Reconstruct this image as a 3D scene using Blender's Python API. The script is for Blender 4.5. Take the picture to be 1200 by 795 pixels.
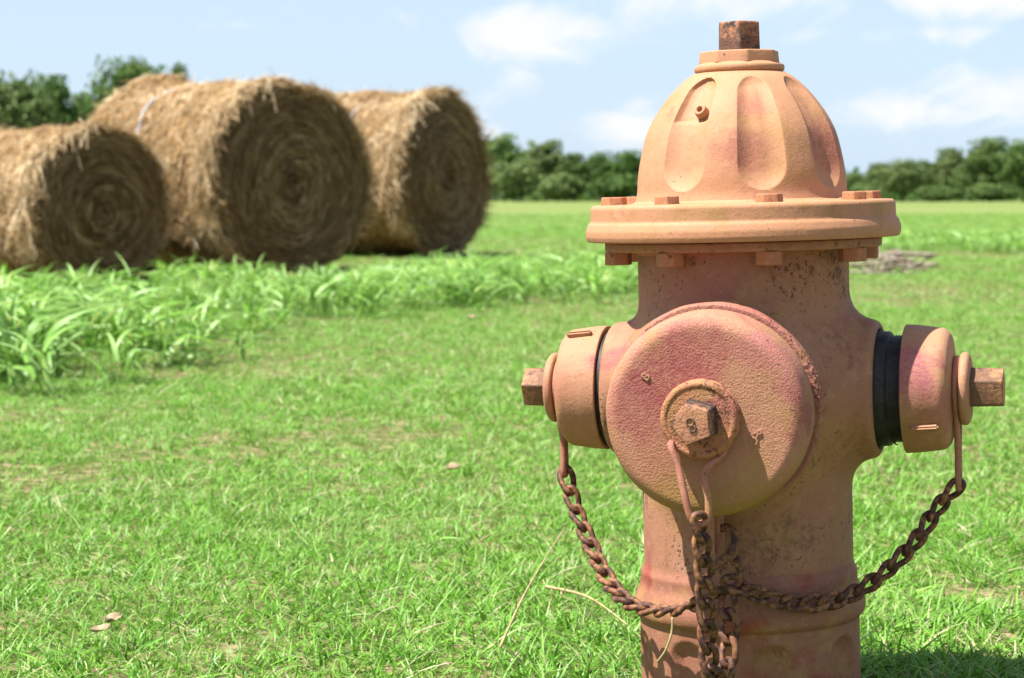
import bpy, bmesh, math, random
import numpy as np
from mathutils import Vector, Matrix

S = bpy.context.scene
for o in list(bpy.data.objects):
    bpy.data.objects.remove(o)
C = S.collection
R = math.radians
rng = np.random.default_rng(7)
random.seed(7)

# ------------------------------------------------------------------ camera, sun, sky, exposure
CAM_Z = 0.5
PITCH = math.atan((397.5 - 231) / 2542.0)
FPX = 2542.0                                    # focal length in photo pixels (50 mm on a 23.6 mm sensor)
cam_d = bpy.data.cameras.new('camera')
cam_d.lens = 50; cam_d.sensor_width = 23.6; cam_d.sensor_fit = 'HORIZONTAL'
cam_d.clip_start = 0.05; cam_d.clip_end = 9000
cam_d.dof.use_dof = True; cam_d.dof.focus_distance = 2.02; cam_d.dof.aperture_fstop = 9.0
cam = bpy.data.objects.new('camera', cam_d); C.objects.link(cam)
cam.location = (0, 0, CAM_Z); cam.rotation_euler = (R(90) - PITCH, 0, 0)
S.camera = cam

SUN_TRAVEL = Vector((0.50, 0.19, -1.0)).normalized()
sun_elev = math.asin(-SUN_TRAVEL.z)
sun_az = math.atan2(-SUN_TRAVEL.x, -SUN_TRAVEL.y)          # clockwise from +Y, of the direction towards the sun
sd = bpy.data.lights.new('sun', 'SUN'); sd.energy = 5.0; sd.angle = R(0.55); sd.color = (1.0, 0.955, 0.88)
sun = bpy.data.objects.new('sun', sd); C.objects.link(sun)
sun.rotation_euler = SUN_TRAVEL.to_track_quat('-Z', 'Y').to_euler()
sun.location = (-3, -2, 8)

S.view_settings.view_transform = 'Standard'
S.view_settings.look = 'None'
S.view_settings.exposure = 1.27
S.view_settings.gamma = 1.0
S.cycles.use_denoising = True
S.cycles.max_bounces = 8
S.cycles.transparent_max_bounces = 8


def nd(nt, t, i=None, **p):
    n = nt.nodes.new('ShaderNode' + t)
    for k, v in p.items():
        setattr(n, k, v)
    for k, v in (i or {}).items():
        s = n.inputs[k]
        if isinstance(v, bpy.types.NodeSocket):
            nt.links.new(v, s)
        else:
            s.default_value = v
    return n


def mth(nt, op, a, b=None, c=None, clamp=False):
    d = {0: a}
    if b is not None: d[1] = b
    if c is not None: d[2] = c
    return nd(nt, 'Math', d, operation=op, use_clamp=clamp).outputs[0]


def mixc(nt, f, a, b, blend='MIX'):
    col = lambda v: v if isinstance(v, bpy.types.NodeSocket) else (*v, 1)[:4]
    return nd(nt, 'Mix', {0: f, 6: col(a), 7: col(b)}, data_type='RGBA', blend_type=blend).outputs[2]


def ramp(nt, f, stops, interp='LINEAR'):
    n = nd(nt, 'ValToRGB', {0: f})
    e = n.color_ramp.elements
    while len(e) < len(stops): e.new(0.5)
    for k, (p, c) in enumerate(stops):
        e[k].position = p
        e[k].color = (*c, 1) if not isinstance(c, (int, float)) else (c, c, c, 1)
    n.color_ramp.interpolation = interp
    return n.outputs[0]


def sstep(nt, v, lo, hi):
    return nd(nt, 'MapRange', {'Value': v, 'From Min': lo, 'From Max': hi}, interpolation_type='SMOOTHSTEP').outputs[0]


def noise(nt, vec, scale, detail=4, rough=0.55, dist=0.0):
    return nd(nt, 'TexNoise', {'Vector': vec, 'Scale': scale, 'Detail': detail, 'Roughness': rough, 'Distortion': dist}).outputs[0]


# world: Nishita sky with fair-weather clouds near the horizon and all round
W = bpy.data.worlds.new('World'); S.world = W; W.use_nodes = True
nt = W.node_tree; nt.nodes.clear()
sky = nd(nt, 'TexSky', sky_type='NISHITA')
sky.sun_disc = False; sky.sun_elevation = sun_elev; sky.sun_rotation = sun_az
sky.altitude = 200; sky.air_density = 1.0; sky.dust_density = 1.2; sky.ozone_density = 1.5
gen = nd(nt, 'TexCoord').outputs['Generated']
sx = nd(nt, 'SeparateXYZ', {0: gen})
az = mth(nt, 'ARCTAN2', sx.outputs[0], sx.outputs[1]); el = sx.outputs[2]
stretch = nd(nt, 'Mapping', {'Vector': gen, 'Scale': (1, 1, 1.9)}).outputs[0]
n1 = noise(nt, stretch, 20, 8, 0.62, .8)
n2 = noise(nt, stretch, 5, 3, 0.5)
blob = None
for (px, py, w, h, a) in ((612, 40, 78, 34, 1.0), (800, 4, 150, 24, .62), (735, 152, 62, 24, .95), (575, 160, 30, 14, .45),
                          (1055, 132, 75, 18, .95), (1160, 116, 66, 22, 1.0), (1140, 6, 120, 17, .9), (1060, 46, 110, 9, .45),
                          (355, 18, 28, 9, .4), (1000, 10, 60, 14, .4), (480, 25, 40, 12, .35), (640, 175, 60, 9, .35)):
    dx = mth(nt, 'DIVIDE', mth(nt, 'SUBTRACT', az, (px - 600) / FPX), w * 1.3 / FPX)
    dy = mth(nt, 'DIVIDE', mth(nt, 'SUBTRACT', el, (231 - py) / FPX), h * 1.25 / FPX)
    r2 = mth(nt, 'ADD', mth(nt, 'MULTIPLY', dx, dx), mth(nt, 'MULTIPLY', dy, dy))
    g = mth(nt, 'MULTIPLY', mth(nt, 'EXPONENT', mth(nt, 'MULTIPLY', r2, -1.0)), a)
    blob = g if blob is None else mth(nt, 'MAXIMUM', blob, g)
around = sstep(nt, mth(nt, 'ABSOLUTE', az), 0.26, 0.40)                    # other clouds of the same kind elsewhere in the sky
high = sstep(nt, el, 0.10, 0.2)
els = mth(nt, 'MAXIMUM', around, high)
dens = mth(nt, 'ADD', blob, mth(nt, 'MULTIPLY', els, sstep(nt, n2, 0.46, 0.68)))
dens = mth(nt, 'ADD', dens, mth(nt, 'MULTIPLY', mth(nt, 'SUBTRACT', n1, 0.5), 2.3))
cm = mth(nt, 'MULTIPLY', sstep(nt, dens, 0.16, 1.0), 0.9)
hazef = nd(nt, 'MapRange', {'Value': el, 'From Min': 0.0, 'From Max': 0.5, 'To Min': 0.82, 'To Max': 0.12}, clamp=True).outputs[0]
skycol = mixc(nt, hazef, sky.outputs[0], (4.25, 5.4, 6.75))
skyc = mixc(nt, cm, skycol, (6.3, 6.35, 6.45))
bg = nd(nt, 'Background', {0: skyc, 1: 0.067})
nt.links.new(bg.outputs[0], nd(nt, 'OutputWorld').inputs[0])

# ------------------------------------------------------------------ helpers
Fv = Vector((0, math.cos(PITCH), -math.sin(PITCH))); Uv = Vector((0, math.sin(PITCH), math.cos(PITCH)))


def at(px, py, Y):
    """The place in the world that shows at photo pixel (px, py) at distance Y: used to measure the scene from the photo."""
    d = Fv + Vector(((px - 600) / FPX, 0, 0)) + Uv * (-(py - 397.5) / FPX)
    return Vector((0, 0, CAM_Z)) + d * (Y / d.y)


def gz(x, y):
    x = np.asarray(x, float); y = np.asarray(y, float)
    far = np.clip((y - 4) / 20, 0, 1)
    z = -0.075 * np.exp(-(((x + 2.6) / 2.6) ** 2 + ((y - 14.8) / 2.6) ** 2))
    z = z + 0.012 * np.sin(x * 1.7 + .6) * np.sin(y * 1.3) * np.clip(np.hypot(x, y - 2) / 3, 0, 1)
    z = z + 0.03 * far * np.sin(x * .31 + 1) * np.sin(y * .23 + 2)
    return z


def gzf(x, y):
    return float(gz(x, y))


def link(o, parent=None):
    C.objects.link(o)
    if parent is not None: o.parent = parent
    return o


def tag(o, label=None, cat=None, group=None, kind=None):
    if label: o['label'] = label
    if cat: o['category'] = cat
    if group: o['group'] = group
    if kind: o['kind'] = kind
    return o


def empty(name, loc, label, cat, group=None, rz=0.0):
    o = bpy.data.objects.new(name, None); o.empty_display_size = 0.1
    o.location = loc; o.rotation_euler = (0, 0, rz)
    link(o); return tag(o, label, cat, group)


def quads(name, V, F, mat=None, tint=None, smooth=True, sharp=None, uv=None):
    """A mesh from numpy arrays: V (n,3), F (m,4) or (m,3)."""
    me = bpy.data.meshes.new(name)
    V = np.ascontiguousarray(V, np.float32).reshape(-1, 3); F = np.ascontiguousarray(F, np.int32)
    k = F.shape[1]
    me.vertices.add(len(V)); me.vertices.foreach_set('co', V.ravel())
    me.loops.add(F.size); me.loops.foreach_set('vertex_index', F.ravel())
    me.polygons.add(len(F)); me.polygons.foreach_set('loop_start', np.arange(0, F.size, k, dtype=np.int32))
    me.polygons.foreach_set('use_smooth', np.full(len(F), bool(smooth)))
    if tint is not None:
        a = me.attributes.new('tint', 'FLOAT', 'POINT'); a.data.foreach_set('value', np.asarray(tint, np.float32).ravel())
    if uv is not None:
        u = me.uv_layers.new(name='uv'); u.data.foreach_set('uv', np.asarray(uv, np.float32)[F.ravel()].ravel())
    me.update(calc_edges=True); me.validate()
    if sharp: me.set_sharp_from_angle(angle=R(sharp))
    if mat: me.materials.append(mat)
    return me


def meshob(name, me, parent=None):
    return link(bpy.data.objects.new(name, me), parent)


def fillet(pts, n=4):
    """Profile [(r, z[, radius])] with its corners rounded."""
    out = []
    for i, p in enumerate(pts):
        rad = p[2] if len(p) > 2 else 0
        if not rad or i in (0, len(pts) - 1):
            out.append((p[0], p[1])); continue
        P = np.array(p[:2]); A = np.array(pts[i - 1][:2]); B = np.array(pts[i + 1][:2])
        a = (A - P); b = (B - P); la = np.linalg.norm(a); lb = np.linalg.norm(b); a /= la; b /= lb
        t = min(rad, la * .49, lb * .49)
        for q in np.linspace(0, 1, n + 1):
            out.append(tuple((1 - q) ** 2 * (P + a * t) + 2 * q * (1 - q) * P + q * q * (P + b * t)))
    return out


def lathe(prof, seg=96, mod=None):
    """Surface of revolution about Z; mod(phi, r, z) -> r lets the outline vary."""
    prof = np.array(prof, float); n = len(prof)
    ph = np.linspace(0, 2 * np.pi, seg, endpoint=False)
    r = np.repeat(prof[:, :1], seg, 1); z = np.repeat(prof[:, 1:2], seg, 1); p = np.repeat(ph[None], n, 0)
    if mod: r = mod(p, r, z)
    V = np.stack([r * np.cos(p), r * np.sin(p), z], -1).reshape(-1, 3)
    i, j = np.meshgrid(np.arange(n - 1), np.arange(seg), indexing='ij'); j2 = (j + 1) % seg
    F = np.stack([i * seg + j, i * seg + j2, (i + 1) * seg + j2, (i + 1) * seg + j], -1).reshape(-1, 4)
    return V, F


def merge(*parts):
    Vs, Fs, n = [], [], 0
    for V, F in parts:
        Vs.append(V); Fs.append(F + n); n += len(V)
    return np.concatenate(Vs), np.concatenate(Fs)


def xf(VF, M):
    V, F = VF; M = np.array(M)
    return V @ M[:3, :3].T + M[:3, 3], F


def tube(pts, rad, seg=8, closed=False, caps=True):
    P = np.array([tuple(p) for p in pts], float); n = len(P)
    rad = np.broadcast_to(np.asarray(rad, float), (n,))
    if closed: T = np.roll(P, -1, 0) - np.roll(P, 1, 0)
    else: T = np.gradient(P, axis=0)
    T /= np.linalg.norm(T, axis=1)[:, None] + 1e-12
    N = np.zeros_like(P); u = np.cross(T[0], [0.31, 0.2, 0.93]); u /= np.linalg.norm(u); N[0] = u
    for i in range(1, n):
        u = N[i - 1] - T[i] * np.dot(N[i - 1], T[i]); N[i] = u / np.linalg.norm(u)
    if closed:                                                    # spread the leftover twist
        u = N[-1] - T[0] * np.dot(N[-1], T[0]); u /= np.linalg.norm(u)
        tw = math.atan2(np.dot(np.cross(u, N[0]), T[0]), np.dot(u, N[0]))
        B = np.cross(T, N); a = tw * np.arange(n)[:, None] / n
        N = N * np.cos(a) + B * np.sin(a)
    B = np.cross(T, N); ph = np.linspace(0, 2 * np.pi, seg, endpoint=False)
    V = P[:, None] + rad[:, None, None] * (N[:, None] * np.cos(ph)[None, :, None] + B[:, None] * np.sin(ph)[None, :, None])
    V = V.reshape(-1, 3); F = []
    m = n if closed else n - 1
    i, j = np.meshgrid(np.arange(m), np.arange(seg), indexing='ij'); j2 = (j + 1) % seg; i2 = (i + 1) % n
    F = np.stack([i * seg + j, i * seg + j2, i2 * seg + j2, i2 * seg + j], -1).reshape(-1, 4)
    if caps and not closed:
        c0, c1 = len(V), len(V) + 1
        V = np.concatenate([V, P[:1] - T[:1] * rad[0] * .4, P[-1:] + T[-1:] * rad[-1] * .4])
        js = np.arange(seg); j2 = (js + 1) % seg
        F = np.concatenate([F, np.stack([j2, js, np.full(seg, c0), np.full(seg, c0)], -1), np.stack([(n - 1) * seg + js, (n - 1) * seg + j2, np.full(seg, c1), np.full(seg, c1)], -1)])
    return V, F


def fix(VF):
    """Turn quads that repeat a corner into a mixed list for from_pydata."""
    V, F = VF
    return V, [tuple(dict.fromkeys(f)) for f in F.tolist()]


def pymesh(name, VF, mat, smooth=True, sharp=None):
    V, F = fix(VF)
    me = bpy.data.meshes.new(name); me.from_pydata(V.tolist(), [], [f for f in F if len(f) > 2])
    me.polygons.foreach_set('use_smooth', [smooth] * len(me.polygons)); me.update()
    bm = bmesh.new(); bm.from_mesh(me); bmesh.ops.remove_doubles(bm, verts=bm.verts, dist=1e-6)
    bmesh.ops.recalc_face_normals(bm, faces=bm.faces); bm.to_mesh(me); bm.free()
    if sharp: me.set_sharp_from_angle(angle=R(sharp))
    me.materials.append(mat)
    return me


def catmull(pts, per=10, closed=False):
    P = [np.array(tuple(p), float) for p in pts]; n = len(P); out = []
    for i in range(n if closed else n - 1):
        g = lambda k: P[k % n] if closed else P[min(max(k, 0), n - 1)]
        a, b, c, d = g(i - 1), g(i), g(i + 1), g(i + 2)
        for t in np.linspace(0, 1, per, endpoint=False):
            out.append(.5 * (2 * b + (c - a) * t + (2 * a - 5 * b + 4 * c - d) * t * t + (3 * b - a - 3 * c + d) * t ** 3))
    if not closed: out.append(P[-1])
    return np.array(out)


def ribbons(P, D, Sd, L, Wd, bend, k=3, taper=0.85, prof=None):
    """Blades / straws: start P, direction D, side Sd, length L, width Wd, bend (n,3) added with t^2."""
    n = len(P); t = np.linspace(0, 1, k + 1)
    pos = P[:, None] + D[:, None] * (L[:, None] * t)[..., None] + bend[:, None] * (t ** 2)[None, :, None]
    w = (1 - taper * t) if prof is None else np.asarray(prof)
    off = Sd[:, None] * (Wd[:, None] * w[None])[..., None] * .5
    V = np.stack([pos - off, pos + off], 2).reshape(-1, 3)
    base = (np.arange(n) * (k + 1) * 2)[:, None]; s = np.arange(k)[None] * 2
    a = base + s
    F = np.stack([a, a + 1, a + 3, a + 2], -1).reshape(-1, 4)
    return V, F


def unit(a):
    return a / (np.linalg.norm(a, axis=-1, keepdims=True) + 1e-12)


# ------------------------------------------------------------------ materials
def new_mat(name):
    m = bpy.data.materials.new(name); m.use_nodes = True
    m.node_tree.nodes.clear()
    return m, m.node_tree


def out_bsdf(nt, col, rough, normal=None, spec=0.35, metal=0.0):
    d = {'Base Color': col, 'Roughness': rough, 'Metallic': metal, 'Specular IOR Level': spec}
    if normal is not None: d['Normal'] = normal
    b = nd(nt, 'BsdfPrincipled', d)
    nt.links.new(b.outputs[0], nd(nt, 'OutputMaterial').inputs[0])
    return b


def paint(name, base=(0.42, 0.198, 0.115), faded=(0.31, 0.10, 0.085), ochre=(0.36, 0.20, 0.075), pink=0.48, spots=0.62, rough_bump=0.5, grain=420, streak=0.5, bare=0.0, low_yellow=None, edge=0.0, stains=()):
    """Old sun-faded hydrant paint: salmon with pinker worn patches, ochre stains, rust specks and cast-iron grain."""
    m, nt = new_mat(name)
    co = nd(nt, 'TexCoord').outputs['Object']
    a = noise(nt, co, 16, 5, .6, .4)
    c = mixc(nt, sstep(nt, a, pink, pink + .16), base, faded)
    b = noise(nt, nd(nt, 'Mapping', {'Vector': co, 'Location': (3, 7, 1)}).outputs[0], 24, 5, .62)
    c = mixc(nt, mth(nt, 'MULTIPLY', sstep(nt, b, .5, .68), .75), c, ochre)
    pale = noise(nt, nd(nt, 'Mapping', {'Vector': co, 'Location': (9, 2, 4)}).outputs[0], 40, 6, .65)
    c = mixc(nt, mth(nt, 'MULTIPLY', sstep(nt, pale, .55, .75), .45), c, (0.51, 0.29, 0.175))
    runs = noise(nt, nd(nt, 'Mapping', {'Vector': co, 'Scale': (55, 55, 7)}).outputs[0], 1.0, 5, .6)
    c = mixc(nt, mth(nt, 'MULTIPLY', sstep(nt, runs, .56, .72), streak), c, (0.25, 0.115, 0.06))
    for (loc, rad_, colr, amt) in stains:                           # worn or stained patches, each where the hydrant has it
        dd = nd(nt, 'VectorMath', {0: co, 1: loc}, operation='DISTANCE').outputs['Value']
        dd = mth(nt, 'ADD', mth(nt, 'DIVIDE', dd, rad_), mth(nt, 'MULTIPLY', mth(nt, 'SUBTRACT', a, .5), 1.9))
        dd = mth(nt, 'ADD', dd, mth(nt, 'MULTIPLY', mth(nt, 'SUBTRACT', pale, .5), .9))
        sm = mth(nt, 'MULTIPLY', sstep(nt, dd, 1.15, .55), amt)
        if sum(colr) < .34: sm = mth(nt, 'MULTIPLY', sm, sstep(nt, noise(nt, co, 120, 6, .72), .44, .60))   # rust comes through in flecks
        sm = mth(nt, 'MULTIPLY', sm, mth(nt, 'ADD', .55, mth(nt, 'MULTIPLY', sstep(nt, noise(nt, co, 210, 5, .75), .42, .58), .55)))
        c = mixc(nt, sm, c, colr)
    if low_yellow is not None:                                     # ochre wash that ran down and dried on the underside
        z = nd(nt, 'SeparateXYZ', {0: co}).outputs[2]
        zz = mth(nt, 'ADD', z, mth(nt, 'MULTIPLY', mth(nt, 'SUBTRACT', a, .5), .05))
        c = mixc(nt, mth(nt, 'MULTIPLY', sstep(nt, zz, low_yellow + .02, low_yellow - .02), .7), c, (0.30, 0.175, 0.04))
    sp = noise(nt, co, 230, 3, .65); spm = noise(nt, co, 13, 2, .5)
    spots_m = sstep(nt, mth(nt, 'ADD', sp, mth(nt, 'MULTIPLY', mth(nt, 'SUBTRACT', spm, .5), .5)), spots, spots + .05)
    c = mixc(nt, mth(nt, 'MULTIPLY', spots_m, .85), c, (0.10, 0.042, 0.02))
    sp2 = noise(nt, nd(nt, 'Mapping', {'Vector': co, 'Scale': (1, 1, .6), 'Location': (4, 4, 1)}).outputs[0], 95, 4, .7)
    s2m = sstep(nt, mth(nt, 'ADD', sp2, mth(nt, 'MULTIPLY', mth(nt, 'SUBTRACT', spm, .5), .7)), spots + .05, spots + .13)
    c = mixc(nt, mth(nt, 'MULTIPLY', s2m, .8), c, (0.14, 0.062, 0.028))
    if bare:
        bm_ = noise(nt, co, 75, 5, .7)
        c = mixc(nt, sstep(nt, bm_, 1 - bare, 1.04 - bare), c, (0.045, 0.035, 0.033))
    if edge:                                                        # paint knocked off the corners by wrenches
        pt = nd(nt, 'NewGeometry').outputs['Pointiness']
        em = mth(nt, 'ADD', pt, mth(nt, 'MULTIPLY', mth(nt, 'SUBTRACT', noise(nt, co, 160, 4, .7), .5), .10))
        c = mixc(nt, mth(nt, 'MULTIPLY', sstep(nt, em, .535, .57), edge), c, (0.035, 0.028, 0.027))
    mt = noise(nt, nd(nt, 'Mapping', {'Vector': co, 'Location': (1, 5, 8)}).outputs[0], 170, 6, .75)
    c = mixc(nt, mth(nt, 'MULTIPLY', sstep(nt, mt, .54, .68), .26), c, (0.17, 0.075, 0.042))
    c = mixc(nt, mth(nt, 'MULTIPLY', sstep(nt, mt, .46, .3), .3), c, (0.52, 0.32, 0.21))
    gv = noise(nt, co, 900, 2, .6)
    c = mixc(nt, mth(nt, 'MULTIPLY', gv, .22), c, (0.2, 0.09, 0.06), 'MULTIPLY')
    h1 = noise(nt, co, grain, 3, .6)
    h2 = noise(nt, co, 60, 4, .6)
    hh = mth(nt, 'ADD', mth(nt, 'MULTIPLY', h1, rough_bump), mth(nt, 'MULTIPLY', h2, .7))
    hh = mth(nt, 'SUBTRACT', hh, mth(nt, 'MULTIPLY', spots_m, .3))
    nrm = nd(nt, 'Bump', {'Height': hh, 'Strength': 0.55, 'Distance': 0.0016}).outputs[0]
    out_bsdf(nt, c, mth(nt, 'ADD', .55, mth(nt, 'MULTIPLY', h2, .25)), nrm, .3)
    return m


PK = (0.30, 0.08, 0.078); PL = (0.40, 0.14, 0.13); OC = (0.42, 0.225, 0.125)
M_body = paint('body_paint', base=(0.345, 0.165, 0.098), pink=.545, streak=.6, spots=.635,
               stains=[((.07, -.07, .40), .06, (0.40, 0.20, 0.095), .5), ((.06, -.085, .28), .06, (0.43, 0.22, 0.09), .5), ((-.02, -.1, .42), .05, (.36, .13, .09), .5), ((.06, -.085, .435), .045, (.15, .075, .038), .28), ((.09, -.06, .36), .035, (.17, .085, .04), .6), ((.055, -.09, .185), .03, (.12, .055, .035), .6), ((.02, -.1, .17), .03, (.13, .06, .035), .55), ((-.04, -.1, .16), .025, (.40, .22, .15), .5), ((.1, -.05, .27), .03, (.17, .085, .04), .5)])
M_dome = paint('bonnet_paint', base=(0.455, 0.228, 0.123), pink=.585, streak=.15, spots=.72,
               rough_bump=.3, stains=[((.022, -.098, .545), .03, PK, .5), ((.095, -.03, .55), .03, PK, .6), ((.025, -.075, .59), .02, (.38, .12, .10), .5), ((-.05, -.09, .56), .035, (.46, .24, .14), .6)])
M_cap = paint('pumper_cap_paint', base=(0.42, 0.20, 0.125), pink=.525, streak=.0, spots=.71, rough_bump=1.5, grain=520, low_yellow=-.064,
              stains=[((-.028, -.03, .035), .036, PK, .9), ((-.055, -.03, .005), .03, PK, .7), ((.0, -.03, .055), .03, PK, .7), ((.055, -.026, .055), .026, PL, .9), ((.078, -.02, .028), .022, PL, .8),
                      ((.08, -.012, -.005), .02, PK, .75), ((.045, -.03, .02), .03, OC, .7), ((-.04, -.03, -.035), .03, (.36, .13, .09), .5)])
M_collar = paint('collar_paint', base=(0.34, 0.14, 0.10), pink=.5, streak=.2, spots=.60, rough_bump=1.6, grain=260)
M_hose = paint('hose_cap_paint', base=(0.405, 0.207, 0.12), faded=(0.28, 0.088, 0.08), pink=.545, streak=.1, spots=.72,
               stains=[((.165, -.05, .335), .028, (.33, .09, .115), .85), ((.19, -.045, .30), .022, (.36, .10, .10), .6), ((-.17, -.04, .32), .026, (.37, .13, .09), .5), ((.17, -.05, .285), .025, (.30, .16, .07), .55)])
M_nut = paint('nut_paint', base=(0.42, 0.20, 0.10), edge=.65, pink=.62, streak=.3, spots=.66, bare=.40, rough_bump=1.0)
M_boss = paint('cap_boss_paint', base=(0.40, 0.17, 0.085), faded=(.36, .12, .10), pink=.5, streak=.0, spots=.60, rough_bump=1.8, grain=420)
M_pnut = paint('pumper_nut_paint', base=(0.45, 0.205, 0.12), pink=.58, streak=.1, spots=.66, bare=.26, edge=1.0, rough_bump=1.2)
M_topnut = paint('operating_nut_paint', base=(0.42, 0.18, 0.09), edge=.8, pink=.62, streak=.5, spots=.64, bare=.42, rough_bump=1.0)
M_bolt = paint('bolt_paint', base=(0.38, 0.16, 0.08), pink=.62, streak=.3, spots=.66)
M_base = paint('pedestal_paint', base=(0.29, 0.125, 0.078), faded=(0.27, 0.055, 0.04), pink=.52, streak=.5, spots=.70)
M_wire = paint('wire_paint', base=(0.40, 0.17, 0.115), faded=(0.36, 0.11, 0.10), pink=.5, streak=.3, spots=.62, grain=700)


def simple(name, c1, c2, scale=60, rough=.7, bump=.4, spec=.3, metal=0):
    m, nt = new_mat(name); co = nd(nt, 'TexCoord').outputs['Object']
    n = noise(nt, co, scale, 5, .65)
    c = mixc(nt, sstep(nt, n, .35, .65), c1, c2)
    nrm = nd(nt, 'Bump', {'Height': n, 'Strength': bump, 'Distance': .001}).outputs[0]
    out_bsdf(nt, c, rough, nrm, spec, metal); return m


M_black = simple('black_rubber', (0.012, 0.012, 0.013), (0.03, 0.028, 0.027), 90, .55)


def chain_mat():
    m, nt = new_mat('rusty_chain'); co = nd(nt, 'TexCoord').outputs['Object']
    rnd = nd(nt, 'ObjectInfo').outputs['Random']
    v = nd(nt, 'VectorMath', {0: co, 1: nd(nt, 'CombineXYZ', {0: rnd, 1: mth(nt, 'MULTIPLY', rnd, 7.3)}).outputs[0]}, operation='ADD').outputs[0]
    n = noise(nt, v, 130, 5, .65); n2 = noise(nt, v, 45, 3, .6)
    c = ramp(nt, n, [(.34, (0.030, 0.013, 0.010)), (.47, (0.085, 0.034, 0.02)), (.56, (0.20, 0.085, 0.038)), (.68, (0.34, 0.16, 0.075)), (.8, (0.42, 0.23, 0.13))])
    c = mixc(nt, mth(nt, 'MULTIPLY', sstep(nt, n2, .55, .7), .6), c, (0.17, 0.072, 0.05))
    nrm = nd(nt, 'Bump', {'Height': noise(nt, v, 600, 4, .7), 'Strength': .6, 'Distance': .0007}).outputs[0]
    out_bsdf(nt, c, .62, nrm, .35)
    return m


M_chain = chain_mat()


def leaf_shader(nt, col, trans=.35, rough=.5, spec=.35, tcol=None):
    d = nd(nt, 'BsdfPrincipled', {'Base Color': col, 'Roughness': rough, 'Specular IOR Level': spec})
    t = nd(nt, 'BsdfTranslucent', {'Color': tcol if tcol is not None else col})
    mx = nd(nt, 'MixShader', {0: trans, 1: d.outputs[0], 2: t.outputs[0]})
    nt.links.new(mx.outputs[0], nd(nt, 'OutputMaterial').inputs[0])


def attr(nt, name='tint'):
    return nd(nt, 'Attribute', attribute_name=name).outputs['Fac']


def grass_mat():
    m, nt = new_mat('lawn_grass')
    t = attr(nt); pos = nd(nt, 'NewGeometry').outputs['Position']
    inst = nd(nt, 'ObjectInfo').outputs['Random']
    patch = noise(nt, pos, 1.1, 4, .6); big = noise(nt, pos, .12, 3, .5)
    c = ramp(nt, t, [(0, (0.065, 0.19, 0.010)), (.45, (0.125, 0.305, 0.015)), (.80, (0.235, 0.44, 0.062)), (.86, (0.42, 0.42, 0.20)), (1, (0.52, 0.44, 0.28))])
    c = mixc(nt, mth(nt, 'MULTIPLY', inst, .35), c, (0.17, 0.39, 0.055))
    c = mixc(nt, mth(nt, 'MULTIPLY', sstep(nt, patch, .48, .72), .45), c, (0.27, 0.38, 0.12))
    c = mixc(nt, mth(nt, 'MULTIPLY', sstep(nt, big, .45, .7), .4), c, (0.23, 0.37, 0.10))
    leaf_shader(nt, c, .26, .48, .4)
    return m


def weed_mat():
    m, nt = new_mat('weed_blades')
    t = attr(nt); inst = nd(nt, 'ObjectInfo').outputs['Random']
    c = ramp(nt, t, [(0, (0.08, 0.20, 0.010)), (.5, (0.17, 0.37, 0.03)), (.85, (0.36, 0.54, 0.19)), (.93, (0.40, 0.48, 0.06)), (1, (0.40, 0.36, 0.14))])
    c = mixc(nt, mth(nt, 'MULTIPLY', inst, .28), c, (0.30, 0.47, 0.18))
    leaf_shader(nt, c, .30, .45, .35)
    return m


def tree_mat():
    m, nt = new_mat('tree_leaves')
    t = attr(nt); inst = nd(nt, 'ObjectInfo').outputs['Random']
    c = ramp(nt, t, [(0, (0.030, 0.068, 0.014)), (.5, (0.068, 0.135, 0.025)), (1, (0.15, 0.24, 0.055))])
    c = mixc(nt, mth(nt, 'MULTIPLY', inst, .75), c, (0.16, 0.21, 0.075))
    leaf_shader(nt, c, .25, .6, .2)
    return m


M_grass = grass_mat(); M_weed = weed_mat(); M_leaf = tree_mat()
M_bark = simple('bark', (0.05, 0.038, 0.028), (0.12, 0.095, 0.075), 6, .9)
M_stick = simple('weathered_branch', (0.20, 0.16, 0.12), (0.40, 0.34, 0.27), 30, .9)
M_dry = simple('dry_straw', (0.24, 0.19, 0.08), (0.40, 0.32, 0.16), 60, .8)
M_dryleaf = simple('dead_leaf', (0.20, 0.15, 0.085), (0.36, 0.29, 0.18), 80, .8)
M_twine = simple('net_wrap', (0.36, 0.40, 0.50), (0.52, 0.56, 0.64), 60, .6)


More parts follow.
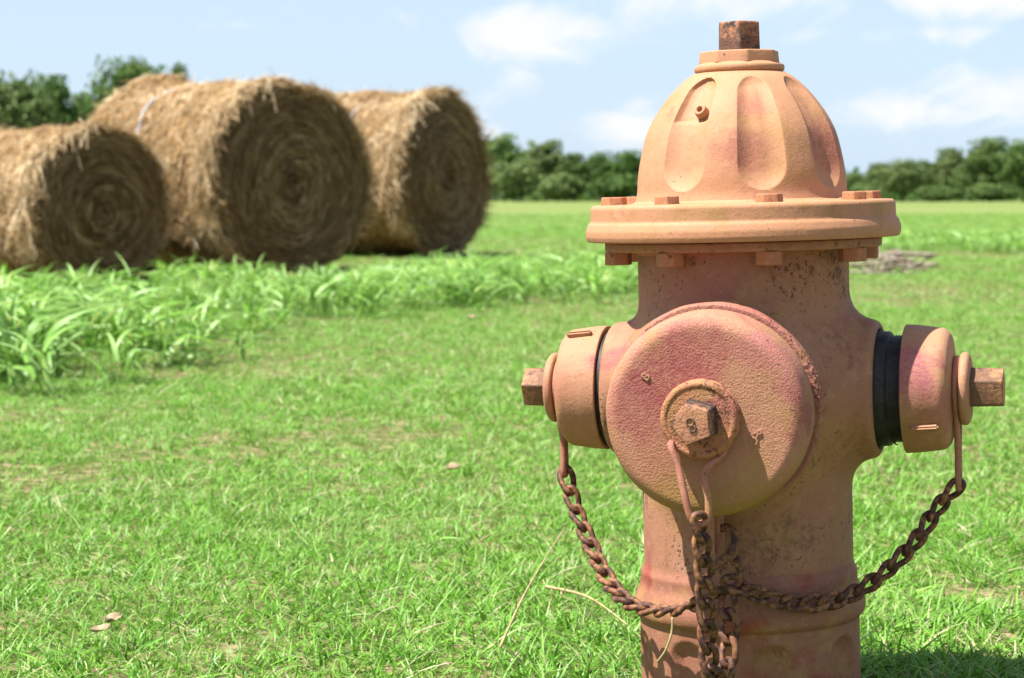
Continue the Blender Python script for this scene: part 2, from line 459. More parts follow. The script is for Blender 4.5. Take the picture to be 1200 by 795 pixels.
def ground_mat():
    m, nt = new_mat('ground')
    pos = nd(nt, 'NewGeometry').outputs['Position']
    a = noise(nt, pos, 34, 6, .7); b = noise(nt, pos, .9, 4, .6); d = noise(nt, nd(nt, 'Mapping', {'Vector': pos, 'Scale': (.02, .09, 1)}).outputs[0], 1, 5, .6)
    near = ramp(nt, a, [(.3, (0.035, 0.04, 0.014)), (.46, (0.09, 0.095, 0.03)), (.58, (0.24, 0.19, 0.10)), (.72, (0.40, 0.32, 0.20))])
    near = mixc(nt, mth(nt, 'MULTIPLY', sstep(nt, b, .56, .75), .6), near, (0.25, 0.20, 0.105))
    far = ramp(nt, d, [(.3, (0.115, 0.165, 0.040)), (.5, (0.15, 0.20, 0.055)), (.62, (0.185, 0.205, 0.075)), (.75, (0.23, 0.21, 0.10))])
    fine = noise(nt, nd(nt, 'Mapping', {'Vector': pos, 'Scale': (1.5, .5, 1)}).outputs[0], 1, 6, .7)
    far = mixc(nt, mth(nt, 'MULTIPLY', sstep(nt, fine, .4, .7), .4), far, (0.11, 0.165, 0.04))
    y = nd(nt, 'SeparateXYZ', {0: pos}).outputs[1]
    dist = nd(nt, 'VectorMath', {0: pos}, operation='LENGTH').outputs['Value']
    c = mixc(nt, sstep(nt, dist, 12, 34), near, far)
    nrm = nd(nt, 'Bump', {'Height': noise(nt, pos, 30, 5, .7), 'Strength': .7, 'Distance': .02}).outputs[0]
    out_bsdf(nt, c, .95, nrm, .1)
    return m


def hay_mat(face):
    m, nt = new_mat('hay_face' if face else 'hay_side')
    uv = nd(nt, 'UVMap', uv_map='uv').outputs[0]
    sc = (5, 70, 1) if face else (9, 60, 1)
    a = noise(nt, nd(nt, 'Mapping', {'Vector': uv, 'Scale': sc}).outputs[0], 1, 6, .7, .6)
    b = noise(nt, nd(nt, 'Mapping', {'Vector': uv, 'Scale': (3, 12, 1)}).outputs[0], 1, 4, .6)
    c = ramp(nt, a, [(.3, (0.085, 0.042, 0.014)), (.46, (0.21, 0.12, 0.048)), (.58, (0.40, 0.26, 0.12)), (.72, (0.60, 0.44, 0.24))])
    c = mixc(nt, mth(nt, 'MULTIPLY', sstep(nt, b, .5, .75), .5), c, (0.20, 0.105, 0.04))
    if face: c = mixc(nt, .55, c, (0.085, 0.054, 0.015))  # darker hay on the end faces: their shade put into the colour
    nrm = nd(nt, 'Bump', {'Height': a, 'Strength': 1.0, 'Distance': .03}).outputs[0]
    out_bsdf(nt, c, .9, nrm, .15)
    return m


def straw_mat():
    m, nt = new_mat('loose_straw')
    t = attr(nt)
    c = ramp(nt, t, [(0, (0.12, 0.066, 0.022)), (.4, (0.37, 0.24, 0.108)), (.75, (0.64, 0.485, 0.275)), (1, (0.82, 0.71, 0.50))])
    leaf_shader(nt, c, .15, .55, .3)
    return m


M_hays = hay_mat(False); M_hayf = hay_mat(True); M_straw = straw_mat()

# ------------------------------------------------------------------ ground
def build_ground():
    rad = np.concatenate([[0.3], 0.3 * 1.042 ** np.arange(1, 226)]); seg = 220
    ph = np.linspace(0, 2 * np.pi, seg, endpoint=False)
    X = rad[:, None] * np.sin(ph); Y = rad[:, None] * np.cos(ph)
    V = np.stack([X, Y, gz(X, Y)], -1).reshape(-1, 3)
    n = len(rad)
    i, j = np.meshgrid(np.arange(n - 1), np.arange(seg), indexing='ij'); j2 = (j + 1) % seg
    F = np.stack([i * seg + j, (i + 1) * seg + j, (i + 1) * seg + j2, i * seg + j2], -1).reshape(-1, 4)
    c = len(V); V = np.concatenate([V, [[0, 0, gzf(0, 0)]]])
    js = np.arange(seg)
    me = quads('ground', V, F, None)
    bm = bmesh.new(); bm.from_mesh(me); bm.verts.ensure_lookup_table()
    for k in range(seg): bm.faces.new((bm.verts[c], bm.verts[k], bm.verts[(k + 1) % seg])).smooth = True
    bmesh.ops.recalc_face_normals(bm, faces=bm.faces); bm.to_mesh(me); bm.free()
    me.materials.append(ground_mat())
    return tag(meshob('ground', me), kind='structure')


build_ground()

# ------------------------------------------------------------------ trees
def crown_mesh(name, seed, H, Rw, low, n_lobes=12, n_leaf=520, leaf=.26):
    g = np.random.default_rng(seed); Ps, Ns, T = [], [], []
    for k in range(n_lobes):
        a = g.uniform(0, 2 * np.pi); q = g.uniform(0, 1)
        zc = low + (H - low) * (.18 + .68 * q)
        shape = math.sin(math.pi * (.25 + .65 * q)) ** .8
        rr = Rw * shape * g.uniform(.25, .72)
        c = np.array([rr * math.cos(a), rr * math.sin(a), zc])
        if k == 0: c = np.array([0, 0, H - Rw * .38])
        lr = Rw * g.uniform(.14, .34)
        d = unit(g.normal(size=(n_leaf, 3))); rad = lr * g.uniform(.45, 1.3, (n_leaf, 1)) * np.array([[1, 1, .82]])
        Ps.append(c + d * rad); Ns.append(d); T.append(np.clip(g.uniform(.1, .75) + g.normal(0, .16, n_leaf) + .12 * d[:, 2], 0, 1))
    m = n_lobes * n_leaf // 2                                       # loose leaves between the clumps
    d = unit(g.normal(size=(m, 3))); rr = g.uniform(.25, 1, (m, 1)) ** .6
    hz_ = (H - low) * .5; Q = d * rr * [Rw * .86, Rw * .86, hz_ * .92] + [0, 0, low + hz_]
    Q = Q * (1 + .12 * np.sin(d[:, :1] * 5 + seed) + .1 * np.sin(d[:, 2:] * 7 + d[:, :1] * 4 + seed))
    Ps.append(Q); Ns.append(d); T.append(np.clip(g.normal(.5, .25, m), 0, 1))
    P = np.concatenate(Ps); N = np.concatenate(Ns); T = np.concatenate(T)
    ok = (P[:, 2] < H) & (P[:, 2] > low * .6); P, N, T = P[ok], N[ok], T[ok]; n = len(P)
    N = unit(N + g.normal(0, .8, (n, 3)) + [0, 0, .25]); D = unit(np.cross(N, g.normal(size=(n, 3)))); Sd = np.cross(N, D)
    L = leaf * g.uniform(.6, 1.5, n)
    V, F = ribbons(P - D * L[:, None] * .5, D, Sd, L, L * .75, N * (g.uniform(-.2, .2, n) * L)[:, None], k=2, prof=[.35, 1, .3])
    me = quads(name, V, F, M_leaf, np.repeat(T, 6), smooth=False)
    me['top'] = float(np.percentile(P[:, 2], 99.8)); me['reach'] = float(np.percentile(np.abs(P[:, 0]), 97))
    return me


def trunk_mesh(name, seed, H, Rw, low):
    g = np.random.default_rng(seed + 50)
    top = H * .72
    main = catmull([(0, 0, -.1), (g.normal(0, .08), g.normal(0, .08), low), (g.normal(0, .2), g.normal(0, .2), top)], 6)
    parts = [tube(main, np.linspace(.045 * H * .55, .012 * H * .5, len(main)), 8)]
    for k in range(7):
        a = k * 2.4 + g.uniform(-.4, .4); z0 = low * .8 + (top - low * .8) * k / 8
        e = Rw * g.uniform(.5, .85)
        br = catmull([(0, 0, z0), (e * .5 * math.cos(a), e * .5 * math.sin(a), z0 + e * .35), (e * math.cos(a), e * math.sin(a), z0 + e * .6)], 4)
        parts.append(tube(br, np.linspace(.016 * H * .5, .004 * H * .5, len(br)), 6))
    return pymesh(name, merge(*parts), M_bark)


TREE = []
for s, (H, Rw, low) in enumerate(((6, 2.6, .8), (6, 2.0, .7), (6, 3.1, 1.0), (6, 1.7, .5))):
    TREE.append((H, Rw, crown_mesh('crown', 11 + s, H, Rw, low, 38, 330, .19), trunk_mesh('trunk', 11 + s, H, Rw, low)))
BUSH = [(2.2, 1.8, crown_mesh('foliage', 31 + s, 2.2, 1.8, .1, 9, 380, .2)) for s in range(2)]


def tree(px, top, D, wpx, proto, label, group, rz=0.0, name='field_tree'):
    x = (px - 600) / FPX * D; H0, R0, cm_, tm = TREE[proto]; H0, R0 = cm_['top'], cm_['reach']
    h = (231 - top) / FPX * D + .5; w = wpx / FPX * D
    t = empty(name, (x, D, gzf(x, D)), label, 'tree', group, rz)
    t.scale = (w / R0, w / R0, h / H0)
    meshob('trunk', tm, t); meshob('crown', cm_, t)
    return t


def bush(px, top, D, wpx, proto, label, group, rz=0.0):
    x = (px - 600) / FPX * D; H0, R0, me = BUSH[proto]; H0, R0 = me['top'], me['reach']
    h = (231 - top) / FPX * D + .5; w = wpx / FPX * D
    o = meshob('field_shrub', me); o.location = (x, D, gzf(x, D)); o.rotation_euler.z = rz; o.scale = (w / R0, w / R0, h / H0)
    return tag(o, label, 'shrub', group)


GB, GM, GR_ = 'trees behind the hay bales', 'trees beyond the field between bale and hydrant', 'trees beyond the field past the hydrant'
tree(14, 88, 112, 42, 0, 'dark bushy tree at the picture edge over the smallest hay bale', GB, .4)
tree(62, 93, 118, 27, 1, 'dark green tree just before the gap in the trees behind the bales', GB, 1.7)
tree(100, 113, 122, 20, 3, 'lowest tree of those behind the bales, filling the dip beside the smallest bale', GB, 3.9)
tree(156, 73, 108, 43, 2, 'tall spreading tree peeking over the shaggy end of the biggest bale', GB, 2.6)
tree(212, 80, 116, 12, 3, 'thin tree tip showing just above the back of the biggest bale', GB, .9)
tree(572, 160, 215, 36, 0, 'tallest round tree emerging from behind the rearmost hay bale', GM, 3.0)
tree(640, 166, 222, 20, 1, 'peaked tree midway between the rearmost bale and the hydrant dome', GM, .2)
tree(612, 177, 228, 22, 2, 'dark tree standing behind the pale rounded shrub in the tree line', GM, 1.2)
tree(672, 181, 220, 17, 3, 'low even topped tree a little toward the hydrant from the peaked tree', GM, 2.2)
tree(704, 180, 226, 18, 0, 'second tree from the hydrant dome in the distant tree line', GM, 4.2)
tree(738, 178, 220, 19, 1, 'distant tree partly hidden by the flank of the hydrant dome', GM, 5.1)
bush(603, 187, 196, 26, 0, 'paler rounded shrub standing forward of the dark tree line', 'shrubs along the far edge of the field', .3)
bush(655, 204, 205, 24, 1, 'low shrub under the peaked tree at the field edge', 'shrubs along the far edge of the field', 1.3)
bush(722, 206, 205, 26, 0, 'low shrub at the field edge nearest the hydrant dome', 'shrubs along the far edge of the field', 2.3)
tree(998, 204, 226, 18, 2, 'small distant tree close beside the hydrant dome flank', GR_, .6)
tree(1030, 192, 232, 13, 3, 'slim distant tree between the hydrant and the dark round tree', GR_, 1.1)
tree(1057, 188, 205, 21, 0, 'very dark round tree standing alone at the field edge', GR_, 2.1)
tree(1087, 189, 228, 12, 1, 'slender tree next to the very dark round one', GR_, 3.3)
tree(1111, 175, 222, 15, 3, 'upright taller tree with pointed top past the very dark round one', GR_, 4.4)
tree(1134, 198, 214, 16, 2, 'low brownish looking tree beneath its taller neighbours', GR_, 5.5)
tree(1158, 163, 214, 24, 1, 'tallest broad tree of the group past the hydrant', GR_, .9)
tree(1197, 166, 210, 26, 0, 'broad light green tree cut by the edge of the picture', GR_, 1.9)
bush(1014, 216, 190, 18, 1, 'low shrub at the field edge just past the hydrant flange', 'shrubs along the far edge of the field', 3.3)
bush(1097, 219, 190, 22, 0, 'low shrub in front of the slender tree', 'shrubs along the far edge of the field', 4.3)
bush(1165, 216, 188, 26, 1, 'wide low shrub in front of the tallest broad tree', 'shrubs along the far edge of the field', 5.0)


def far_wood():
    g = np.random.default_rng(5); n = 36000
    a = g.uniform(-.75, .75, n); D = g.uniform(235, 262, n); x = np.tan(a) * D
    top = 1.5 + .4 * np.sin(x * .21) + .45 * np.sin(x * .53 + 1) + .35 * np.sin(x * 1.3 + 2)
    top = top + 2.2 * np.exp(-((x / D - .107) / .05) ** 4) + 2.5 * np.clip((np.abs(x / D) - .25) / .06, 0, 1)
    z = g.uniform(0, 1, n) ** .8 * top
    P = np.stack([x, D, z], -1); N = unit(g.normal(size=(n, 3)) + [0, -.7, .5]); Dv = unit(np.cross(N, g.normal(size=(n, 3)))); Sd = np.cross(N, Dv)
    L = g.uniform(.3, .7, n)
    V, F = ribbons(P, Dv, Sd, L, L * .8, N * 0, k=1, taper=.3)
    T = np.clip(.3 + .25 * np.sin(x * .37) + g.normal(0, .15, n), 0, 1)
    o = meshob('far_wood', quads('far_wood', V, F, M_leaf, np.repeat(T, 4), smooth=False))
    tag(o, 'low dark wood closing the far side of the field', 'wood', kind='stuff')


far_wood()

# ------------------------------------------------------------------ hay bales
def bale(name, px, cy, D, Rb, Lb, ang, label, seed, twine_at=(), sink=0.02):
    """px: photo column of the near face's centre at distance D; ang: bearing of the face's outward normal, from -Y towards +X."""
    g = np.random.default_rng(seed)
    x = (px - 600) / FPX * D; z0 = gzf(x, D)
    t = empty(name, (x, D, z0 - sink), label, 'hay bale', 'round hay bales lying in the field', R(ang))
    sag = lambda th: 1 - .07 * np.clip(-np.sin(th) - .55, 0, 1) / .45       # flattened where it lies
    cz = Rb * .93
    f1, f2, f3 = g.uniform(0, 6, 3)

    def rad(th, v):                                                            # v: 0 near face .. 1 far face
        q = Rb * sag(th) * (1 + .022 * np.sin(3 * th + f1 + v * 2) + .015 * np.sin(7 * th + f2 - v * 5) + .009 * np.sin(13 * th + f3 + v * 17) + .006 * np.sin(29 * th + f1 - v * 31) + .022 * np.sin(v * 9 + f3 + np.sin(2 * th)))
        edge = np.exp(-((v - .03) / .07) ** 2) * .05 + np.exp(-((v - .93) / .1) ** 2) * .085
        q = q * (1 + edge)
        rim = np.clip(np.minimum(v, 1 - v) / .045, 0, 1)
        return q * (.9 + .1 * np.sqrt(1 - (1 - rim) ** 2))

    nth, nv = 300, 90
    th = np.linspace(-np.pi / 2, 1.5 * np.pi, nth + 1); v = np.linspace(0, 1, nv)
    TH, VV = np.meshgrid(th, v, indexing='ij')
    rr = rad(TH, VV)
    lump = g.normal(0, 1, (nth + 1, nv))
    for _ in range(2): lump = (lump + np.roll(lump, 1, 0) + np.roll(lump, -1, 0)) / 3
    lump[-1] = lump[0]
    rr = rr + Rb * .022 * lump
    V = np.stack([rr * np.cos(TH), VV * Lb, cz + rr * np.sin(TH)], -1).reshape(-1, 3)
    i, j = np.meshgrid(np.arange(nth), np.arange(nv - 1), indexing='ij')
    F = np.stack([i * nv + j, (i + 1) * nv + j, (i + 1) * nv + j + 1, i * nv + j + 1], -1).reshape(-1, 4)
    uv = np.stack([(TH + 1.6) * Rb, VV * Lb], -1).reshape(-1, 2)
    meshob('rolled_side', quads('rolled_side', V, F, M_hays, uv=uv), t)
    # the two end faces: a spiral of hay layers, each standing proud or sunk
    nr = 90
    q = np.linspace(0, 1, nr)
    layer = g.normal(0, 1, 40)
    for end in (0, 1):
        TH, Q = np.meshgrid(th, q, indexing='ij')
        lumpf = g.normal(0, 1, TH.shape)
        for _ in range(2): lumpf = (lumpf + np.roll(lumpf, 1, 0) + np.roll(lumpf, -1, 0) + np.roll(lumpf, 2, 0)) / 3.2
        lumpf[-1] = lumpf[0]
        spiral = Q * 11 + (TH + np.pi / 2) / (2 * np.pi)
        dep = np.interp(spiral, np.arange(40), layer) * .016 + .005 * np.sin(spiral * 2 * np.pi + 1.5 * np.sin(3 * TH + f1)) + .014 * np.sin(2.3 * Q * 9 * np.cos(TH + f2) + f1) * np.sin(1.9 * Q * 8 * np.sin(TH + f3) + f3) + .012 * lumpf
        dep = dep * np.clip((1 - Q) / .06, 0, 1) * np.clip(Q / .05, 0, 1) + .05 * (1 - Q ** 2) + g.normal(0, .004, TH.shape)
        r_ = Q * rad(TH, np.full_like(TH, end))
        y = (-dep) if end == 0 else (Lb + dep * .6)
        V = np.stack([r_ * np.cos(TH), y, cz + r_ * np.sin(TH)], -1).reshape(-1, 3)
        i, j = np.meshgrid(np.arange(nth), np.arange(nr - 1), indexing='ij')
        F = np.stack([i * nr + j, (i + 1) * nr + j, (i + 1) * nr + j + 1, i * nr + j + 1], -1).reshape(-1, 4)
        if end == 1: F = F[:, ::-1]
        uv = np.stack([spiral * 0 + (TH + 1.6) * .6, Q * .7 + (TH + 1.6) * .7 / 11 / 6.28], -1).reshape(-1, 2)
        meshob('end_face', quads('end_face', V, F, M_hayf, uv=uv), t)
    # loose straws over the side, the rims and the near face
    n = 20000
    a = g.uniform(-.6, math.pi + .6, n); vv = g.uniform(0, 1, n)
    nrim = 3600
    vv[:nrim] = np.abs(g.normal(0, .035, nrim)); vv[nrim:nrim + 1200] = 1 - np.abs(g.normal(0, .04, 1200))
    clump = g.uniform(0, 1, 60)
    r0 = rad(a, vv) * g.uniform(.985, 1.012, n)
    er = np.stack([np.cos(a), np.zeros(n), np.sin(a)], -1); et = np.stack([-np.sin(a), np.zeros(n), np.cos(a)], -1); ey = np.tile([0., 1, 0], (n, 1))
    P = er * r0[:, None] + ey * (vv * Lb)[:, None] + [0, 0, cz]
    sgn = np.where(g.uniform(size=n) < .5, -1, 1)[:, None]
    ti = g.normal(0, .75, (n, 1))
    D_ = unit(et * sgn * np.cos(ti) + ey * np.sin(ti) + er * np.abs(g.normal(.06, .12, (n, 1))))
    L = g.uniform(.035, .15, n) * Rb / .72
    Sd = unit(np.cross(D_, er) + .4 * g.normal(size=(n, 3)))
    Wd = g.uniform(.003, .009, n)
    bend = -er * (L ** 2 / (2 * Rb) * 1.0)[:, None] + g.normal(0, .018, (n, 3)); bend[:, 2] -= .02 * g.uniform(0, 1, n)
    tint = np.clip(.20 + .62 * clump[(a * 9 % 60).astype(int)] * g.uniform(.3, 1.2, n) + g.normal(0, .18, n), 0, 1)
    A1 = ribbons(P, D_, Sd, L, Wd, bend, 3, .5); T1 = np.repeat(tint, 8)
    n = 7000
    a = g.uniform(0, 2 * np.pi, n); q_ = np.sqrt(g.uniform(0.0, .99, n))
    er = np.stack([np.cos(a), np.zeros(n), np.sin(a)], -1); et = np.stack([-np.sin(a), np.zeros(n), np.cos(a)], -1)
    r0 = q_ * rad(a, np.zeros(n))
    P = er * r0[:, None] + np.array([0., -1, 0]) * (.05 * (1 - q_ ** 2) + g.uniform(-.005, .025, n))[:, None] + [0, 0, cz]
    D_ = unit(et * np.where(g.uniform(size=n) < .5, -1, 1)[:, None] + er * g.normal(0, .25, (n, 1)) + np.array([0., -1, 0]) * g.uniform(0, .14, (n, 1)))
    L = g.uniform(.05, .22, n) * np.clip(q_ + .3, .3, 1)
    Sd = unit(np.cross(D_, [0, 1., 0]) + .5 * g.normal(size=(n, 3)))
    bend = -er * (L ** 2 / (2 * np.clip(r0, .12, 9)))[:, None] + g.normal(0, .01, (n, 3))
    A2 = ribbons(P, D_, Sd, L, g.uniform(.003, .007, n), bend, 3, .5)
    T2 = np.repeat(np.clip(g.normal(.14 + .14 * np.sin(q_ * 30 + 2 * np.sin(3 * a)) + .16 * np.exp(-((q_ - .35) / .2) ** 2), .2, n), 0, 1), 8)  # near-face straw tinted darker too, shade carried in the tint
    # straw hanging over the rim of the near face
    n = 900
    a = g.uniform(-.3, math.pi + .35, n); lock = g.uniform(0, 1, 40)[(a * 11 % 40).astype(int)]
    er = np.stack([np.cos(a), np.zeros(n), np.sin(a)], -1); et = np.stack([-np.sin(a), np.zeros(n), np.cos(a)], -1)
    P = er * (rad(a, np.full(n, .04)) * g.uniform(.95, 1.02, n))[:, None] + np.array([0., 1, 0]) * g.uniform(-.02, .14, n)[:, None] + [0, 0, cz]
    dn = np.where(np.cos(a) > 0, -1., 1.)[:, None]
    D_ = unit(et * dn * g.uniform(.3, 1, (n, 1)) + np.array([0., -1, 0]) * g.uniform(-.1, 1.1, (n, 1)) + er * g.normal(-.02, .28, (n, 1)))
    L = g.uniform(.04, .17, n) * (.4 + lock)
    A4 = ribbons(P, D_, unit(np.cross(D_, er) + .4 * g.normal(size=(n, 3))), L, g.uniform(.004, .009, n), np.array([0, 0, -1.]) * (L * .35)[:, None] + g.normal(0, .02, (n, 3)), 4, .5); T4 = np.repeat(np.clip(.3 + .5 * lock + g.normal(0, .15, n), 0, 1), 10)
    # wisps that stick well out
    n = 260
    a = g.uniform(0.1, math.pi - .1, n); vv = np.where(g.uniform(size=n) < .6, np.abs(g.normal(0, .05, n)), g.uniform(0, 1, n))
    er = np.stack([np.cos(a), np.zeros(n), np.sin(a)], -1); et = np.stack([-np.sin(a), np.zeros(n), np.cos(a)], -1)
    P = er * rad(a, vv)[:, None] * .99 + np.array([0., 1, 0]) * (vv * Lb)[:, None] + [0, 0, cz]
    D_ = unit(er * g.uniform(.2, .9, (n, 1)) + et * g.normal(0, .8, (n, 1)) + np.array([0., 1, 0]) * g.normal(-.3, .5, (n, 1)))
    L = g.uniform(.05, .16, n); Sd = unit(np.cross(D_, g.normal(size=(n, 3))))
    A3 = ribbons(P, D_, Sd, L, g.uniform(.002, .005, n), np.stack([0 * L, 0 * L, -L * .5], -1), 4, .6); T3 = np.repeat(g.uniform(.3, 1, n), 10)
    V, F = merge(A1, A2, A3, A4)
    o = meshob('loose_straw', quads('loose_straw', V, F, M_straw, np.concatenate([T1, T2, T3, T4]), smooth=False), t); o['kind'] = 'stuff'
    for (tv, a0, a1) in twine_at:
        aa = np.linspace(a0, a1, 40)
        pts = np.stack([rad(aa, np.full(40, tv)) * 1.012 * np.cos(aa), np.full(40, tv * Lb) + .008 * np.sin(aa * 9), cz + rad(aa, np.full(40, tv)) * 1.012 * np.sin(aa)], -1)
        meshob('twine', pymesh('twine', tube(pts, .008, 6), M_twine), t)
    return t


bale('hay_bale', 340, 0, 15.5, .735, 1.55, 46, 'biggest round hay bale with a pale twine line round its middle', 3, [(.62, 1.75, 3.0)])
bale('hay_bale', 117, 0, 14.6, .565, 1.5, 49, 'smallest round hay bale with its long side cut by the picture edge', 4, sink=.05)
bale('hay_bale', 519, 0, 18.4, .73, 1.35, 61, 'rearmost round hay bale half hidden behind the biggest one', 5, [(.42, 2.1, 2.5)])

# ------------------------------------------------------------------ grass (scattered clumps, one object each kind)
def tuft_mesh(name, seed, n, spread, hmin, hmax, wmin, wmax, lean, k, mat, dry, arch, prof=None, rise=0.0):
    g = np.random.default_rng(seed)
    r = spread * np.sqrt(g.uniform(0, 1, n)); a = g.uniform(0, 2 * np.pi, n)
    P = np.stack([r * np.cos(a), r * np.sin(a), np.full(n, -.006)], -1)
    if rise: P[:, 2] = rise * g.uniform(0, 1, n) ** .8; P[:, :2] *= .6         # leaves set along upright stems
    b = a + g.normal(0, .9, n); tl = np.abs(g.normal(lean, lean * .6, n))
    H = np.stack([np.cos(b), np.sin(b), 0 * b], -1)
    D = unit(H * np.sin(tl)[:, None] + [0, 0, 1.] * np.cos(tl)[:, None])
    L = g.uniform(hmin, hmax, n); Sd = unit(np.cross(D, H) + g.normal(0, .3, (n, 3)))
    bend = H * (L * arch * g.uniform(.3, 1.2, n))[:, None] + np.array([0, 0, -1.]) * (L * arch * g.uniform(.2, 1.0, n))[:, None]
    V, F = ribbons(P, D, Sd, L, g.uniform(wmin, wmax, n), bend, k, .9, prof)
    T = np.where(g.uniform(size=n) < dry, g.uniform(.86, 1, n), g.uniform(0, .8, n)); T = np.repeat(T, 2 * (k + 1))
    if rise:
        m = 4; q = P[:m] * [1, 1, 0]; up = unit(g.normal(0, .12, (m, 3)) + [0, 0, 1.])
        V2, F2 = ribbons(q, up, unit(np.cross(up, g.normal(size=(m, 3)))), np.full(m, rise * 1.05), np.full(m, .005), q * .4, k, .5)
        V, F = merge((V, F), (V2, F2)); T = np.concatenate([T, np.full(len(V2), .25)])
    return quads(name, V, F, mat, T, smooth=True)


def scatter(name, pts, rots, scl, idx, protos, label, cat):
    """One object that sets clump prototypes on measured points (geometry nodes)."""
    col = bpy.data.collections.new(name + '_source')
    for k, me in enumerate(protos):
        col.objects.link(bpy.data.objects.new('%s_clump_%02d' % (name, k), me))
    me = bpy.data.meshes.new(name); n = len(pts)
    me.vertices.add(n); me.vertices.foreach_set('co', np.asarray(pts, np.float32).ravel())
    a = me.attributes.new('rot', 'FLOAT_VECTOR', 'POINT'); a.data.foreach_set('vector', np.asarray(rots, np.float32).ravel())
    a = me.attributes.new('scl', 'FLOAT', 'POINT'); a.data.foreach_set('value', np.asarray(scl, np.float32))
    a = me.attributes.new('idx', 'INT', 'POINT'); a.data.foreach_set('value', np.asarray(idx, np.int32))
    o = meshob(name, me)
    ng = bpy.data.node_groups.new(name, 'GeometryNodeTree')
    ng.interface.new_socket('Geometry', in_out='INPUT', socket_type='NodeSocketGeometry')
    ng.interface.new_socket('Geometry', in_out='OUTPUT', socket_type='NodeSocketGeometry')
    N, K = ng.nodes, ng.links
    gi = N.new('NodeGroupInput'); go = N.new('NodeGroupOutput'); ip = N.new('GeometryNodeInstanceOnPoints'); ci = N.new('GeometryNodeCollectionInfo')
    ci.inputs['Collection'].default_value = col; ci.inputs['Separate Children'].default_value = True; ci.inputs['Reset Children'].default_value = True
    ip.inputs['Pick Instance'].default_value = True

    def na(nm, dt):
        q = N.new('GeometryNodeInputNamedAttribute'); q.data_type = dt; q.inputs['Name'].default_value = nm
        return q.outputs['Attribute']
    K.new(gi.outputs[0], ip.inputs['Points']); K.new(ci.outputs[0], ip.inputs['Instance'])
    K.new(na('idx', 'INT'), ip.inputs['Instance Index']); K.new(na('scl', 'FLOAT'), ip.inputs['Scale'])
    er = N.new('FunctionNodeEulerToRotation'); K.new(na('rot', 'FLOAT_VECTOR'), er.inputs[0]); K.new(er.outputs[0], ip.inputs['Rotation'])
    K.new(ip.outputs[0], go.inputs[0])
    md = o.modifiers.new('scatter', 'NODES'); md.node_group = ng
    tag(o, label, cat, kind='stuff')
    return o


BALES = [(o.location.x, o.location.y, o.rotation_euler.z) for o in bpy.data.objects if o.get('category') == 'hay bale']
HYD = (0.2345, 2.1)


def lawn():
    g = np.random.default_rng(21)
    A = math.tan(R(23)); P, Sc = [], []
    for (y0, y1, dens, s) in ((1.5, 3.6, 4200, 1.0), (3.6, 6, 2700, 1.0), (6, 10, 1300, 1.12), (10, 18, 420, 1.45), (18, 34, 120, 2.0), (34, 62, 36, 2.8)):
        n = int(A * (y1 ** 2 - y0 ** 2) * dens)
        y = np.sqrt(g.uniform(y0 ** 2, y1 ** 2, n)); x = y * A * g.uniform(-1, 1, n)
        P.append(np.stack([x, y], -1)); Sc.append(np.full(n, s))
    P = np.concatenate(P); Sc = np.concatenate(Sc)
    # thin patches where the soil and thatch show, thick patches elsewhere
    th = (np.sin(P[:, 0] * 3.1 + 1.3 * np.sin(P[:, 1] * 2.2)) * np.sin(P[:, 1] * 2.7 + np.sin(P[:, 0] * 4.0)) + .75 * np.sin(P[:, 0] * 15.3 + 2 * np.sin(P[:, 1] * 6.1)) * np.sin(P[:, 1] * 9.7 + 2 * np.sin(P[:, 0] * 11.0)) + .35 * np.sin(P[:, 0] * 31 + P[:, 1] * 13) * np.sin(P[:, 1] * 23 - P[:, 0] * 9))
    keep = g.uniform(size=len(P)) < np.clip(1.15 - .75 * np.clip(th - .35, 0, 2), .16, 1)
    keep &= np.hypot(P[:, 0] - HYD[0], P[:, 1] - HYD[1]) > .112
    P, Sc, th = P[keep], Sc[keep], th[keep]
    z = gz(P[:, 0], P[:, 1]); n = len(P)
    near_h = np.exp(-((np.hypot(P[:, 0] - HYD[0] - .2, P[:, 1] - HYD[1] - .25) / .45) ** 2))
    Sc = Sc * g.uniform(.5, 1.02, n) * (1 - .14 * np.clip(th, 0, 2)) * (1 + .45 * near_h)
    rot = np.stack([g.normal(0, .12, n), g.normal(0, .12, n), g.uniform(0, 6.28, n)], -1)
    protos = [tuft_mesh('lawn_tuft', 60 + k, 18, .03, .012, .038, .0024, .0050, .85, 3, M_grass, .10, .5) for k in range(7)]
    protos += [tuft_mesh('lawn_tuft', 80 + k, 9, .025, .03, .07, .0018, .0036, .6, 4, M_grass, .03, .6) for k in range(2)]
    protos += [tuft_mesh('lawn_tuft', 90, 12, .035, .015, .04, .0016, .003, 1.2, 3, M_grass, .85, .3)]
    idx = g.choice(10, n, p=[.131] * 7 + [.03, .025, .028])
    print('lawn clumps', n)
    scatter('lawn_grass', np.column_stack([P, z]), rot, Sc, idx, protos, 'short bright green lawn grass covering the field', 'grass')


def to_px(x, y, z):
    v = np.stack([x, y, z - CAM_Z], -1); dep = v @ np.array(Fv)
    return 600 + FPX * v[:, 0] / dep, 397.5 - FPX * (v @ np.array(Uv)) / dep


def inside_bale(x, y):
    bad = np.zeros(len(x), bool)
    for (bx, by, rz) in BALES:
        dx, dy = x - bx, y - by
        u = dx * math.cos(rz) + dy * math.sin(rz); v = -dx * math.sin(rz) + dy * math.cos(rz)
        bad |= (np.abs(u) < .55) & (v > -.05) & (v < 1.6)
    return bad


